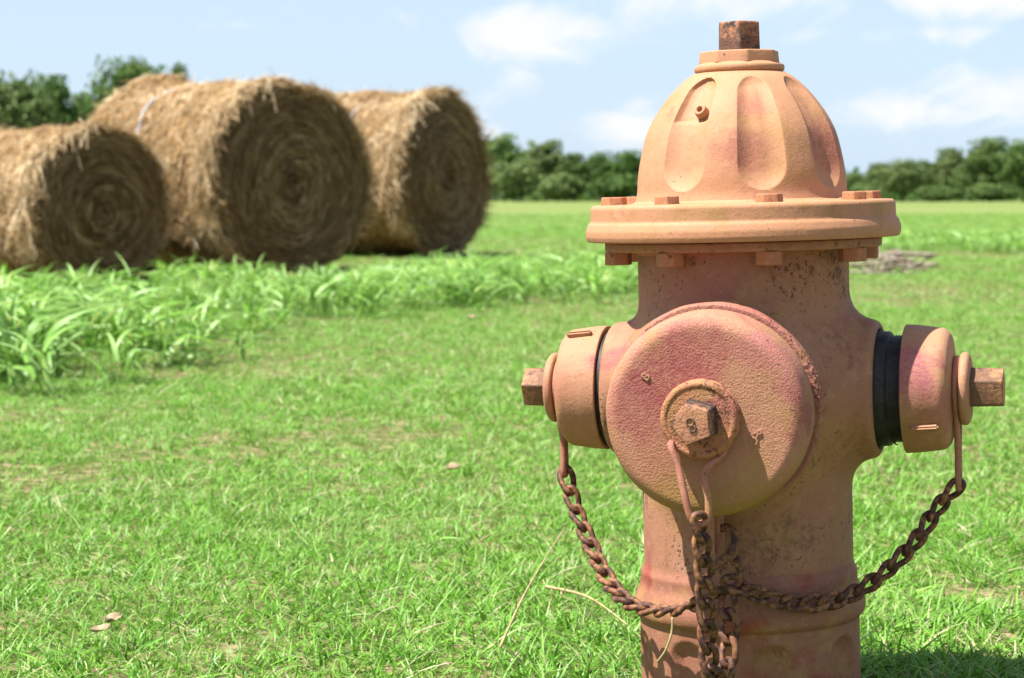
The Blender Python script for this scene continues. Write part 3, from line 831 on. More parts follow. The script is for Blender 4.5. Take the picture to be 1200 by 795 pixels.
def weeds():
    g = np.random.default_rng(33)
    n = 60000
    y = np.sqrt(g.uniform(4.5 ** 2, 24 ** 2, n)); x = y * math.tan(R(22)) * g.uniform(-1, 1, n)
    z = gz(x, y); px, py = to_px(x, y, z)
    low = np.interp(px, [-400, 100, 200, 260, 345], [470, 462, 440, 415, 405])
    d1 = np.interp(px, [-400, 150, 215, 240, 345, 352], [1, 1, .8, .3, .22, 0]) * ((py < low + g.normal(0, 5, n)) & (py > 364))
    lo2 = np.interp(px, [290, 310, 420, 560, 700, 780, 900], [350, 378, 376, 362, 352, 346, 340])
    d2 = np.interp(px, [280, 320, 740, 900, 1000], [0, 1, 1, .8, 0]) * ((py < lo2 + g.normal(0, 4, n)) & (py > np.interp(px, [330, 440, 560, 760], [346, 336, 322, 314])))
    d2 = np.maximum(d2, np.interp(px, [180, 200, 300, 330], [0, .45, .45, 0]) * ((py < 345) & (py > 334)))
    d3 = np.interp(px, [1000, 1045, 1400], [0, .5, .6]) * ((py < 300) & (py > 262))
    d = np.maximum(np.maximum(d1, d2), d3)
    rate = np.interp(y, [5, 8, 12, 18], [.30, .27, .27, .26])
    keep = (g.uniform(size=n) < d * rate) & ~inside_bale(x, y)
    x, y, z, px, py, d3k = x[keep], y[keep], z[keep], px[keep], py[keep], d3[keep]
    n = len(x); print('weed clumps', n)
    sc = g.uniform(.55, 1.15, n) * np.interp(px, [-300, 100, 230, 300, 420, 740, 900], [.92, .92, .82, .72, .82, .82, .7]) * np.where(d3k > 0, .9, 1)
    sc *= np.interp(y, [5, 7, 12, 20], [1.2, .92, .84, 1.0])
    rot = np.stack([g.normal(0, .12, n), g.normal(0, .12, n), g.uniform(0, 6.28, n)], -1)
    prof = [.7, .95, 1, .95, .8, .6, .35, .05]
    protos = [tuft_mesh('weed_tuft', 120 + k, 12, .06, .11, .25, .011, .023, .42, 7, M_weed, .04, .95, prof, .15) for k in range(6)]
    scatter('tall_weeds', np.column_stack([x, y, z]), rot, sc, g.integers(0, 6, n), protos, 'tall broad bladed weeds massed in front of the hay bales', 'weeds')
    return prof


lawn()
PROF = weeds()


def weed_plant(px, Y, seed, h, label):
    x = (px - 600) / FPX * Y
    t = empty('weed_plant', (x, Y, gzf(x, Y)), label, 'weed', 'separate tall weeds by the bales')
    g = np.random.default_rng(seed)
    for k in range(7):
        b = g.uniform(0, 6.28); tl = g.uniform(.1, .5); L = h * g.uniform(.8, 1.25)
        H = np.array([[math.cos(b), math.sin(b), 0]]); D = unit(H * math.sin(tl) + np.array([[0, 0, math.cos(tl)]]))
        V, F = ribbons(np.zeros((1, 3)) + H * .015, D, unit(np.cross(D, H)), np.array([L]), np.array([g.uniform(.012, .019)]), H * L * .5 - np.array([[0, 0, L * .6]]), 7, .9, PROF)
        meshob('leaf', quads('leaf', V, F, M_weed, np.full(len(V), g.uniform(.2, .9))), t)
    return t


weed_plant(334, 13.2, 1, .33, 'tallest arching weed standing before the face of the biggest bale')
weed_plant(208, 13.6, 2, .24, 'weed growing in the dark gap between smallest and biggest bale')
weed_plant(318, 8.1, 3, .17, 'lone low weed with pale drooping blades on the open lawn')
weed_plant(455, 15.0, 4, .24, 'weed at the foot of the gap between biggest and rearmost bale')

# ------------------------------------------------------------------ brush pile, dry bits
def brush():
    p = at(1030, 317, 14.4); t = empty('brush_pile', (p.x, 14.4, gzf(p.x, 14.4)), 'low pile of grey dead branches on the grass behind the hydrant', 'brush pile')
    g = np.random.default_rng(9)
    for k in range(26):
        a = g.uniform(-.7, .7) + (0 if k % 2 else math.pi); L = g.uniform(.25, .6)
        c = np.array([g.normal(.02, .13), g.normal(0, .12), g.uniform(.02, .13)])
        d = np.array([math.cos(a), math.sin(a) * .7, g.normal(0, .25)]); d /= np.linalg.norm(d)
        pts = catmull([c - d * L / 2, c + g.normal(0, .03, 3), c + d * L / 2 + g.normal(0, .03, 3)], 4)
        pts[:, 2] = np.maximum(pts[:, 2], .008)
        meshob('branch', pymesh('branch', tube(pts, np.linspace(g.uniform(.008, .016), .003, len(pts)), 5), M_stick), t)


brush()


def stalk(pts, r, label, mat=None, name='dry_stalk', group='dry stalks lying on the lawn'):
    P = [np.array((x, y, gzf(x, y) + h)) for x, y, h in pts]; o0 = P[0].copy()
    cv = catmull([q - o0 for q in P], 6)
    o = meshob(name, pymesh(name, tube(cv, np.linspace(r, r * .5, len(cv)), 5), mat or M_dry)); o.location = o0
    return tag(o, label, 'stalk', group)


def gp(px, py, h=.03):
    d = at(px, py, 1.0) - Vector((0, 0, CAM_Z)); k = -CAM_Z / d.z
    return (d.x * k, d.y * k, h)


stalk([gp(640, 716), gp(690, 735, .035), gp(735, 764, .03)], .0022, 'pale dry stalk lying flat beside the pedestal of the hydrant')
stalk([gp(586, 792, .03), gp(618, 752, .06), gp(660, 705, .09)], .0016, 'thin tan stalk rising at a slant out of the lawn')
stalk([gp(575, 650, .03), gp(560, 670, .04)], .0018, 'short straw piece standing alone on the open lawn')


def dead_leaf(px, py, rz, s, label):
    x, y, _ = gp(px, py)
    g = np.random.default_rng(int(px))
    nu, nv = 7, 4; V = []
    for i in range(nu):
        u = i / (nu - 1); w = math.sin(math.pi * min(max(u, .04), .97)) ** .8 * .36
        for j in range(nv):
            v = j / (nv - 1) * 2 - 1
            V.append((s * (u - .5), s * w * v, s * (.22 * v * v + .25 * u * u + .04 * g.normal())))
    F = [(i * nv + j, (i + 1) * nv + j, (i + 1) * nv + j + 1, i * nv + j + 1) for i in range(nu - 1) for j in range(nv - 1)]
    me = quads('dead_leaf', np.array(V), np.array(F), M_dryleaf); o = meshob('dead_leaf', me)
    sm = o.modifiers.new('thickness', 'SOLIDIFY'); sm.thickness = .0006
    o.location = (x, y, gzf(x, y) + .033); o.rotation_euler = (.25, .1, rz)
    return tag(o, label, 'leaf', 'dead leaves on the lawn')


dead_leaf(132, 763, 1.0, .022, 'pale curled dead leaf on the lawn, topmost of the pair')
dead_leaf(118, 776, .2, .02, 'pale curled dead leaf on the lawn, lower of the pair')
dead_leaf(531, 571, .5, .026, 'brownish dead leaf on the open lawn between weeds and hydrant')
dead_leaf(553, 381, .3, .035, 'whitish scrap in the lawn just before the weeds by the rearmost bale')

# ------------------------------------------------------------------ fire hydrant
TH = -17.0
HM = Matrix.Translation((HYD[0], HYD[1], 0)) @ Matrix.Rotation(R(-1.45), 4, 'Y') @ Matrix.Rotation(R(TH), 4, 'Z')
hyd = empty('fire_hydrant', HM.to_translation(), 'weathered salmon orange fire hydrant with three chained caps standing in the lawn', 'fire hydrant')
hyd.rotation_euler = HM.to_euler()
HI = HM.inverted()


def hp(px, py, Y):
    return HI @ at(px, py, Y)


def surface_nets(f, lo, hi, h):
    ax = [np.arange(lo[k], hi[k] + h, h) for k in range(3)]
    X, Y, Z = np.meshgrid(*ax, indexing='ij')
    Sv = f(X, Y, Z).astype(np.float32); nx, ny, nz = Sv.shape
    cs = {}
    acc = np.zeros((nx - 1, ny - 1, nz - 1, 3), np.float32); cnt = np.zeros((nx - 1, ny - 1, nz - 1), np.float32)
    corners = [(a, b, c) for a in (0, 1) for b in (0, 1) for c in (0, 1)]
    sl = lambda o: tuple(slice(o[k], Sv.shape[k] - 1 + o[k]) for k in range(3))
    for o in corners:
        for d in range(3):
            if o[d]: continue
            o2 = list(o); o2[d] = 1
            s0, s1 = Sv[sl(o)], Sv[sl(o2)]
            m = (s0 < 0) != (s1 < 0)
            t = np.where(m, s0 / np.where(m, s0 - s1, 1), 0)
            for k in range(3):
                acc[..., k] += m * (t if k == d else o[k])
            cnt += m
    act = cnt > 0; ids = np.full(cnt.shape, -1, np.int64); ids[act] = np.arange(act.sum())
    idx = np.argwhere(act)
    V = (idx + acc[act] / cnt[act][:, None]) * h + np.array(lo)
    Fs = []
    for d in range(3):
        e = [1, 1, 1]; e[d] = 0
        a = [slice(1, nx - 1), slice(1, ny - 1), slice(1, nz - 1)]; a[d] = slice(0, (nx, ny, nz)[d] - 1)
        b = list(a); b[d] = slice(1, (nx, ny, nz)[d])
        s0 = Sv[tuple(a)] < 0; s1 = Sv[tuple(b)] < 0
        pts = np.argwhere(s0 != s1); flip = s0[s0 != s1]
        off = np.array([1, 1, 1]); off[d] = 0
        pts = pts + off
        u, w = [k for k in range(3) if k != d]
        def cell(du, dw):
            q = pts.copy(); q[:, u] += du; q[:, w] += dw
            return ids[q[:, 0], q[:, 1], q[:, 2]]
        q = np.stack([cell(-1, -1), cell(0, -1), cell(0, 0), cell(-1, 0)], -1)
        fl = flip if d != 1 else ~flip
        q = np.where(fl[:, None], q, q[:, ::-1])
        Fs.append(q)
    return V, np.concatenate(Fs)


def smin(a, b, k):
    hh = np.clip(.5 + .5 * (b - a) / k, 0, 1)
    return b * (1 - hh) + a * hh - k * hh * (1 - hh)


def smax(a, b, k):
    return -smin(-a, -b, k)


ZN = .3145                                                    # height of the nozzle centres


def body_sdf(X, Y, Z):
    barrel = smax(np.hypot(X, Y) - .1015, np.maximum(Z - .452, .13 - Z), .003)
    # both hose nozzles on one axis
    rs = np.hypot(Y, Z - ZN)
    side = smax(rs - .0655, np.abs(X) - .1315, .008)
    rp = np.hypot(X, Z - ZN + .002)
    front = smax(rp - .0905, np.maximum(-Y - .140, Y), .01)
    d = smin(barrel, side, np.where(X > 0, .033, .022))
    d = smin(d, front, .046)
    # counterbore in the nozzle with the loosened cap
    bore = smax(rs - .0565, .118 - X, .002)
    d = smax(d, -bore, .003)
    return d


V, F = surface_nets(body_sdf, (-.1405, -.1505, .122), (.1405, .1105, .460), .0024)
me = quads('barrel', V, F, M_body)
bm = bmesh.new(); bm.from_mesh(me)
for _ in range(2): bmesh.ops.smooth_vert(bm, verts=bm.verts, factor=.5, use_axis_x=True, use_axis_y=True, use_axis_z=True)
bmesh.ops.recalc_face_normals(bm, faces=bm.faces); bm.to_mesh(me); bm.free()
barrel = meshob('barrel', me, hyd)

FL0 = R(-90 + 22.5)                                            # flutes and bolts straddle the pumper nozzle, 45 degrees apart


def flute_fn(zb, zt, depth, hw=R(13.6), pocket=None):
    def mod(p, r, z):
        dphi = (p - FL0 + R(22.5)) % R(45) - R(22.5)
        qq = dphi / hw
        wb = .0255; wt = .014
        e = np.maximum(np.maximum((zb + wb - z) / wb, (z - (zt - wt)) / wt), 0)
        din = 1 - np.sqrt(qq ** 2 + e ** 2)
        s = np.clip(din, 0, 1); s = 1 - (1 - np.minimum(s / .8, 1)) ** 2.2
        if pocket is not None:                                     # the deeper pocket that holds the oil plug
            inp = np.abs((p - pocket + np.pi) % (2 * np.pi) - np.pi) < R(20)
            s = s + np.where(inp, .55 * np.clip((z - .5700) / .0025, 0, 1) * np.clip(din / .12, 0, 1), 0)
        return r - depth * s * np.clip(r / .08, .55, 1)
    return mod


def refine(prof, step=.0012):
    out = []
    for a, b in zip(prof[:-1], prof[1:]):
        n = max(1, int(math.hypot(b[0] - a[0], b[1] - a[1]) / step))
        for k in range(n): out.append((a[0] + (b[0] - a[0]) * k / n, a[1] + (b[1] - a[1]) * k / n))
    return out + [prof[-1]]


# bonnet: flange with its stepped edge, fluted dome
dome = catmull([(.1030, .4965, 0), (.1008, .505, 0), (.0997, .520, 0), (.0975, .5345, 0), (.0925, .5565, 0), (.0865, .571, 0), (.0785, .5845, 0), (.0665, .600, 0), (.0535, .6125, 0), (.0455, .6178, 0), (.042, .6192, 0)], 8)[:, :2]
flange = fillet([(.095, .4600), (.1497, .4600, .0012), (.1512, .4645, .001), (.1512, .4702, .0016), (.1490, .4765, .002), (.1467, .4790, .0015), (.1463, .4922, .0022), (.1440, .4950, .0015), (.106, .4958, .004), (.1030, .4975)], 4)
prof = flange[:-1] + [tuple(q) for q in dome[2:]]
prof = refine(prof + [(.0408, .6205), (.0405, .6215)], .0009)
fm0 = flute_fn(.5065, .6135, .0078, pocket=FL0 - R(45))
fm = lambda p, r, z: np.where(np.abs((p - FL0 + R(90) + np.pi) % (2 * np.pi) - np.pi) < R(22.5), r, fm0(p, r, z))
V, F = lathe(prof, 560, lambda p, r, z: np.where(z > .4985, fm(p, r, z), r))
g = np.random.default_rng(2)
bonnet = meshob('bonnet', quads('bonnet', V, F, M_dome, sharp=24), hyd)
me = bonnet.data
cap_top = refine(fillet([(.040, .619), (.0428, .6205, .001), (.0435, .6235, .0015), (.0425, .6263, .001), (.0400, .627, .0006), (.0380, .6285, .001), (.036, .6290)], 3), .003)
meshob('weather_shield', pymesh('weather_shield', lathe(cap_top, 12 * 8), M_dome, sharp=45), bonnet)


def ngon_nut(r, length, n, rot, bev=.0022, taper=.97):
    """A nut along +Z with softened edges."""
    bm = bmesh.new(); rings = []
    for z, s in ((0, 1.0), (length, taper)):
        rings.append([bm.verts.new((r * s * math.cos(rot + 2 * math.pi * k / n), r * s * math.sin(rot + 2 * math.pi * k / n), z)) for k in range(n)])
    for k in range(n):
        bm.faces.new((rings[0][k], rings[0][(k + 1) % n], rings[1][(k + 1) % n], rings[1][k]))
    bm.faces.new(rings[1]); bm.faces.new(rings[0][::-1])
    ed = [e for e in bm.edges if not all(v.co.z < 1e-6 for v in e.verts)]
    bmesh.ops.bevel(bm, geom=ed, offset=bev, segments=3, profile=.6, affect='EDGES')
    bmesh.ops.recalc_face_normals(bm, faces=bm.faces)
    return bm


def bm_mesh(name, bm, mat, smooth=True, sharp=35):
    me = bpy.data.meshes.new(name); bm.to_mesh(me); bm.free()
    me.polygons.foreach_set('use_smooth', [smooth] * len(me.polygons))
    if sharp: me.set_sharp_from_angle(angle=R(sharp))
    me.materials.append(mat); return me


pl8 = ngon_nut(.0395, .0112, 8, R(-79 + 12), .0016, .975)
sp_ = meshob('shield_plate', bm_mesh('shield_plate', pl8, M_dome), bonnet); sp_.location = (0, 0, .6285)
nut = meshob('operating_nut', bm_mesh('operating_nut', ngon_nut(.0212, .0285, 5, R(-75)), M_topnut), bonnet)
nut.location = (0, 0, .6395)
tag(nut, 'chipped pentagon operating nut with dark bare faces')

# oil plug in the flute at the near left of the dome
ph = FL0 - R(45) + R(5)
pr, pz = .0765, .5815
pl = merge(lathe(fillet([(.0026, .0), (.0026, .0022), (.0036, .0035, .0008), (.0056, .0032, .0012), (.0062, .0), (.0066, -.004)], 3), 24), lathe([(.0027, .0), (.0001, -.001)], 24))
plug = meshob('oil_plug', pymesh('oil_plug', pl, M_dome), bonnet)
plug.matrix_local = Matrix.Translation((pr * math.cos(ph), pr * math.sin(ph), pz)) @ Vector((math.cos(ph), math.sin(ph), .55)).to_track_quat('Z', 'Y').to_matrix().to_4x4()

# barrel flange below the bonnet, bolts above and nuts below
lf = fillet([(.100, .4445), (.104, .4490, .003), (.1320, .4505, .002), (.1331, .4525, .0015), (.1331, .4585, .001), (.131, .4596), (.098, .4597)], 3)
meshob('barrel_flange', pymesh('barrel_flange', lathe(refine(lf, .004), 160), M_body, sharp=45), hyd)
bolt_head = bm_mesh('flange_bolt', ngon_nut(.0132, .0085, 6, .3, .0014, .95), M_bolt)
bolt_nut = bm_mesh('flange_nut', ngon_nut(.0135, .0125, 6, .5, .0012, 1.0), M_bolt)
for k in range(8):
    a = FL0 + k * R(45)
    b = meshob('flange_bolt', bolt_head, hyd); b.location = (.1245 * math.cos(a), .1245 * math.sin(a), .4945); b.rotation_euler.z = k * .37
    b = meshob('flange_nut', bolt_nut, hyd); b.location = (.1215 * math.cos(a), .1215 * math.sin(a), .4503); b.rotation_euler = (math.pi, 0, k * .51)

# lower ring and fluted pedestal
ped = [(.1005, .152), (.1025, .144), (.1048, .1385), (.1050, .133), (.1058, .127), (.1090, .119), (.1118, .1115), (.1126, .1055), (.1118, .100), (.1095, .0965), (.1068, .0945)]
ped = [tuple(q[:2]) for q in catmull([(a, b, 0) for a, b in ped], 4)] + [(.1066, .09), (.1066, -.06)]
pf = lambda p, r, z: np.where(z < .094, r - .007 * np.clip((1 - np.sqrt((((p - FL0 + R(22.5)) % R(45) - R(22.5)) / R(11.5)) ** 2 + np.maximum((z - .064) / .02, 0) ** 2)) / .5, 0, 1) ** .8, r)
V, F = lathe(refine(ped, .002), 320, pf)
meshob('pedestal', quads('pedestal', V, F, M_base, sharp=60), hyd)

# caps --------------------------------------------------------------------------------------------
def axis_m(direction, origin):
    d = Vector(direction).normalized()
    z = d; x = Vector((0, 0, 1)).cross(z)
    x = x.normalized(); y = z.cross(x)
    return Matrix.Translation(origin) @ Matrix((x, y, z)).transposed().to_4x4()


# pumper cap: its own +Z points outward along the nozzle
PM = axis_m((0, -1, -.035), (0, 0, ZN - .0005))
pc = fillet([(.0, .1985), (.029, .1985), (.060, .1985), (.0815, .1983, .004), (.0905, .1925, .006), (.0925, .170), (.0922, .1535, .002), (.080, .1528)], 6)


def dented(seed, amp, k):
    g = np.random.default_rng(seed); f = g.uniform(0, 6, 6)
    return lambda p, r, z: r * (1 + amp * (np.sin(3 * p + f[0]) + .6 * np.sin(7 * p + f[1] + z * 90) + .4 * np.sin(17 * p + f[2] + z * 40)))


V, F = lathe(refine(pc, .0022), 256, dented(3, .0018, 1))
pm = pymesh('pumper_cap', (V, F), M_cap, sharp=60)
pcap = meshob('pumper_cap', pm, hyd)
# object axes: keep Z up for the stain by storing the mesh in hydrant axes
def bake(o, M):
    o.data.transform(M); o.data.update()


def recenter(o, c):
    o.data.transform(Matrix.Translation(-Vector(c))); o.location = Vector(c)


bake(pcap, PM); recenter(pcap, (0, -.17, ZN - .006))
boss = fillet([(.0295, .196), (.0295, .2045), (.0335, .2055, .001), (.0352, .2085, .002), (.0352, .2140, .002), (.0325, .2165, .0015), (.0300, .2166, .001), (.0285, .2155, .001), (.022, .2158), (.0, .2162)], 4)
bs = meshob('cap_boss', pymesh('cap_boss', lathe(refine(boss, .002), 128, dented(5, .003, 1)), M_boss, sharp=60), pcap)
bake(bs, Matrix.Translation((0, .17, -(ZN - .006))) @ PM)
nb = ngon_nut(.0205, .0305, 5, 0, .0016, .94)
nut2 = meshob('cap_nut', bm_mesh('cap_nut', nb, M_pnut), pcap)
nut2.matrix_local = Matrix.Translation((0, .17, -(ZN - .006))) @ PM @ Matrix.Translation((0, 0, .2155)) @ Matrix.Rotation(R(39), 4, 'Z')
# raised figure on the nut's end
def ringlet(r, t):
    a = np.linspace(0, 2 * np.pi, 18, endpoint=False)
    return tube(np.stack([r * np.cos(a), r * np.sin(a), 0 * a], -1), t, 6, True)


fig = merge(xf(ringlet(.0033, .0012), Matrix.Translation((-.001, .0025, 0))), xf(ringlet(.0027, .0011), Matrix.Translation((.001, -.0033, 0))))
fo = meshob('cast_figure', pymesh('cast_figure', fig, M_nut), pcap)
fo.matrix_local = Matrix.Translation((0, .17, -(ZN - .006))) @ PM @ Matrix.Translation((0, 0, .2461))


def letter(txt, px, py, size, rot):
    """Small worn cast letters standing proud of the cap's face."""
    cu = bpy.data.curves.new('cast_letter', 'FONT'); cu.body = txt; cu.size = size; cu.extrude = .0006; cu.bevel_depth = .0004; cu.align_x = 'CENTER'; cu.align_y = 'CENTER'
    tmp = bpy.data.objects.new('cast_letter_outline', cu)
    me = bpy.data.meshes.new_from_object(tmp); me.name = 'cast_letter'
    bpy.data.objects.remove(tmp); bpy.data.curves.remove(cu)
    me.materials.clear(); me.materials.append(M_cap)
    o = meshob('cast_letter', me, pcap)
    c = PM.inverted() @ hp(px, py, 1.905)
    o.matrix_local = Matrix.Translation((0, .17, -(ZN - .006))) @ PM @ Matrix.Translation((c.x, c.y, .1988)) @ Matrix.Rotation(R(rot), 4, 'Z')


letter('B', 751, 445, .0105, 50)
letter('R', 890, 507, .0105, -60)
letter('O', 885, 516, .0095, -66)

# rough cast collar behind the pumper cap
col = fillet([(.080, .126), (.0965, .131, .003), (.0975, .143, .002), (.0955, .1475, .0015), (.078, .1482)], 4)
V, F = lathe(refine(col, .002), 260, dented(8, .0045, 1))
ca = np.arctan2(V[:, 1], V[:, 0])                                # broken casting skin along one side only
rg = np.clip(1.2 - np.abs(ca - R(12)) / R(38), .08, 1)[:, None]
V = V + np.random.default_rng(12).normal(0, .0006, V.shape) * rg - V * [1, 1, 0] * .012 * (rg * np.random.default_rng(13).uniform(0, 1, (len(V), 1)) ** 3)
nc = meshob('nozzle_collar', pymesh('nozzle_collar', (V, F), M_collar, sharp=60), hyd); bake(nc, PM)


def hose_cap(sign, u0, tilt, seed, nut_len, label):
    M = axis_m((sign, 0, tilt), (0, 0, ZN)) @ Matrix.Translation((0, 0, u0))
    pr_ = fillet([(.050, .004), (.0575, .0, .0012), (.0612, .0005, .0012), (.0606, .012), (.0575, .0365, .003), (.0525, .0425, .005), (.036, .0445), (.0265, .0455), (.0255, .053)], 5)
    V, F = lathe(refine(pr_, .0025), 160, dented(seed, .0022, 1))
    cp = meshob('hose_cap', pymesh('hose_cap', (V, F), M_hose, sharp=60), hyd); bake(cp, M); tag(cp, label)
    dk = fillet([(.020, .0508), (.0320, .0510, .002), (.0345, .0530, .002), (.0345, .0578, .003), (.0305, .0605, .002), (.0, .0608)], 4)
    d = meshob('cap_washer', pymesh('cap_washer', lathe(refine(dk, .003), 72), M_hose, sharp=60), cp); bake(d, M)
    n = meshob('cap_nut', bm_mesh('cap_nut', ngon_nut(.0205, nut_len, 5, R(10), .0016, .96), M_nut), cp)
    n.matrix_local = M @ Matrix.Translation((0, 0, .0605))
    # wrench lug
    bm = bmesh.new(); bmesh.ops.create_cube(bm, size=1)
    bmesh.ops.scale(bm, vec=(.0070, .0042, .026), verts=bm.verts)
    bmesh.ops.bevel(bm, geom=bm.edges[:], offset=.0016, segments=3, affect='EDGES')
    l = meshob('wrench_lug', bm_mesh('wrench_lug', bm, M_hose), cp)
    l.matrix_local = M
    return M, cp


MR, capR = hose_cap(1, .1550, 0.0, 4, .0305, 'hose cap backed off its thread with black gasket showing')
ML, capL = hose_cap(-1, .1360, .004, 6, .0255, 'hose cap screwed tight on its nozzle')


def cap_angle(M, cp, name, px, py, Y):
    """Turn the lug to face the measured place."""
    q = M.inverted() @ hp(px, py, Y)
    for c in cp.children:
        if c.name.startswith(name):
            c.matrix_local = M @ Matrix.Rotation(math.atan2(q.y, q.x), 4, 'Z') @ Matrix.Translation((.0612, 0, .022)) @ Matrix.Rotation(R(-5.5), 4, 'Y')


cap_angle(MR, capR, 'wrench_lug', 1078, 500, 2.0)
cap_angle(ML, capL, 'wrench_lug', 680, 392, 2.12)

# black gasket and thread showing at the loosened cap
th_ = [(.0555, .112), (.0555, .133), (.0545, .1365), (.0548, .139), (.0535, .1415)]
for k in range(6): th_ += [(.0502, .1425 + k * .0026), (.0512, .1436 + k * .0026), (.0502, .1447 + k * .0026)]
gk = meshob('nozzle_thread', pymesh('nozzle_thread', lathe(fillet(th_), 90), M_black), hyd); bake(gk, axis_m((1, 0, 0), (0, 0, ZN)))
g = np.random.default_rng(4); bits = []
for k in range(9):
    b0 = hp(1043 + g.normal(0, 3), 511 + g.normal(0, 2), 2.05 + g.normal(0, .006)); pts = [b0]
    for _ in range(4): pts.append(pts[-1] + Vector((g.normal(0, .0022), g.normal(0, .002), g.normal(-.0013, .0018))))
    bits.append(tube(catmull(pts, 3), .0007, 5))
meshob('gasket_shred', pymesh('gasket_shred', merge(*bits), M_black), hyd)
# left nozzle: dark joint between cap and nozzle
lj = meshob('gasket_joint', pymesh('gasket_joint', lathe([(.050, .120), (.0572, .1300), (.0572, .1372), (.05, .14)], 90), M_black), hyd); bake(lj, axis_m((-1, 0, 0), (0, 0, ZN)))

# chains ------------------------------------------------------------------------------------------
PITCH_L, WIRE = .0205, .00295


def link_mesh():
    n = 44; Lh, Wh = (PITCH_L + WIRE * 2) / 2 * 1.0, .0062
    s = np.linspace(0, 2 * np.pi, n, endpoint=False)
    x = Lh * np.sign(np.cos(s)) * np.abs(np.cos(s)) ** .85; y = Wh * np.sign(np.sin(s)) * np.abs(np.sin(s)) ** .7
    tw = R(96) * x / (2 * Lh)
    P = np.stack([x, y * np.cos(tw), y * np.sin(tw)], -1)
    a, b = tube(P, WIRE, 9, True)
    return pymesh('chain_link', (a, b), M_chain)


LINK = link_mesh()


def chain(pts, owner, n_max=99, roll0=0.0, seed=1, big=1.0):
    PITCH_L = .0205 * big
    g = np.random.default_rng(seed)
    P = catmull(pts, 30); d = np.r_[0, np.cumsum(np.linalg.norm(np.diff(P, axis=0), axis=1))]
    at_ = lambda s: np.array([np.interp(s, d, P[:, k]) for k in range(3)])
    N = None; k = 0
    while (k + 1) * PITCH_L < d[-1] + .004 and k < n_max:
        a, b = at_(k * PITCH_L), at_((k + 1) * PITCH_L); T = Vector(b - a).normalized()
        if N is None: N = Vector((0.1, -1, 0.2))
        N = (N - T * N.dot(T)).normalized(); B = T.cross(N)
        M = Matrix((T, B, N)).transposed().to_4x4()
        o = meshob('chain_link', LINK, owner)
        o.matrix_local = Matrix.Translation((a + b) / 2) @ M @ Matrix.Rotation(roll0 + g.normal(0, .2), 4, 'X') @ Matrix.Scale(float(g.uniform(.97, 1.05)) * big, 4)
        k += 1


def wire(pts, r=.0031, closed=False, per=8, name='chain_loop', parent=None, mat=None):
    return meshob(name, pymesh(name, tube(catmull(pts, per, closed), r, 10, closed), mat or M_wire), parent or hyd)


def loop_round(M, u, rn, drop, half, flat=0.0):
    """A wire that runs round the neck of a cap (radius rn at u along its axis) and hangs down to a narrow eye."""
    Mi = M.to_3x3()
    down = Mi.inverted() @ Vector((0, 0, -1)); da = math.atan2(down.y, down.x)
    pts = []
    for a in np.linspace(R(38), R(322), 22):
        pts.append(M @ Vector((rn * math.cos(da + a), rn * math.sin(da + a), u)))
    c = M @ Vector((0, 0, u)); side = (M @ Vector((-math.sin(da), math.cos(da), u))) - c; side.normalize()
    eye = c + Vector((0, 0, -drop))
    # from the last point down to the eye and back up
    for (s, f) in ((-1, .62), (-1, .95), (0, 1.03), (1, .95), (1, .62)):
        pts.append(c + Vector((0, 0, -drop * f)) + side * half * s)
    return pts, eye


# pumper loop: round the boss, the two strands pinched together below
pts, eyeP = loop_round(PM, .2010, .0315, .0945, .0065)
strand = []
for (px, py, Y) in ((786, 522, 1.898), (795, 548, 1.893), (801, 575, 1.889), (807, 600, 1.888), (812, 611, 1.889), (819, 614, 1.891)):
    strand.append(hp(px, py, Y))
strand2 = [hp(px, py, Y) for (px, py, Y) in ((819, 614, 1.891), (829, 609, 1.889), (830, 585, 1.889), (826, 562, 1.891), (830, 547, 1.894), (846, 533, 1.899), (858, 512, 1.902))]
loopP = wire(strand2 + pts[1:21][::1] + strand[:-1], .0033, True, 6)
chain([hp(819, 606, 1.886), hp(824, 650, 1.90), hp(827, 700, 1.915), hp(829, 745, 1.925), hp(832, 785, 1.93), hp(841, 806, 1.935), hp(852, 782, 1.945), hp(855, 740, 1.958), hp(852, 705, 1.965), hp(853, 690, 1.97)], loopP, seed=3, roll0=.6, big=1.08)

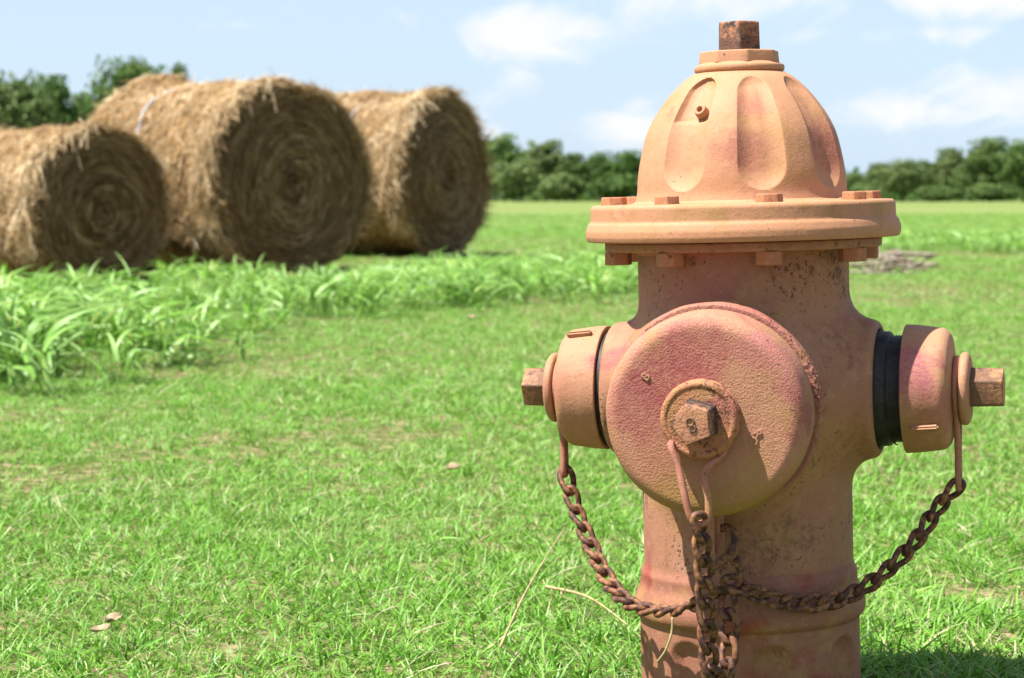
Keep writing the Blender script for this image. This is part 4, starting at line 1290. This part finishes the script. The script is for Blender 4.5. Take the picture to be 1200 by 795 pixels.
pts, eyeL = loop_round(ML, .0480, .0285, .0855, .0042)
loopL = wire(pts, .0031, True, 5)
chain([eyeL + Vector((0, 0, .002)), hp(673, 592, 2.145), hp(690, 634, 2.12), hp(712, 680, 2.075), hp(738, 708, 2.03), hp(768, 716, 2.005), hp(800, 714, 1.985), hp(832, 700, 1.972), hp(848, 690, 1.97)], loopL, seed=5, roll0=.62)

pts, eyeR = loop_round(MR, .0480, .0285, .0925, .0042)
loopR = wire(pts, .0031, True, 5)
chain([eyeR + Vector((0, 0, .002)), hp(1098, 596, 2.04), hp(1075, 632, 2.03), hp(1040, 668, 2.02), hp(1004, 694, 2.012), hp(965, 706, 1.995), hp(925, 706, 1.98), hp(890, 698, 1.972), hp(868, 688, 1.966), hp(850, 680, 1.962), hp(840, 676, 1.96)], loopR, seed=7, roll0=.88)

# lug under the pumper nozzle and the bent hook the chains hang on
bm = bmesh.new(); bmesh.ops.create_cube(bm, size=1); bmesh.ops.scale(bm, vec=(.0145, .028, .052), verts=bm.verts)
bmesh.ops.bevel(bm, geom=bm.edges[:], offset=.0045, segments=4, affect='EDGES')
lug = meshob('chain_lug', bm_mesh('chain_lug', bm, M_cap), hyd); lug.location = (-.007, -.124, .196)
hook = [hp(*q) for q in ((843, 620, 1.978), (853, 618, 1.972), (860, 624, 1.968), (861, 636, 1.965), (855, 649, 1.962), (843, 659, 1.96), (834, 667, 1.959), (829, 678, 1.962), (833, 689, 1.966), (843, 692, 1.967), (853, 692, 1.967), (862, 687, 1.967), (866, 680, 1.966), (867, 668, 1.966), (863, 655, 1.966))]
hk = wire(hook, .0038, False, 6, 'chain_hook', lug, M_chain); hk.location = -lug.location

# buried shoe with its bolts below the lawn level is left out; a dry grass blade caught on the chain
o = meshob('caught_grass_blade', pymesh('caught_grass_blade', tube(catmull([at(788, 724, 1.975), at(787, 742, 1.972), at(780, 762, 1.972), at(770, 776, 1.975)], 6), np.linspace(.0013, .0009, 19), 5), M_dry))
tag(o, 'yellow dry grass blade caught on the chain and hanging down', 'grass blade')
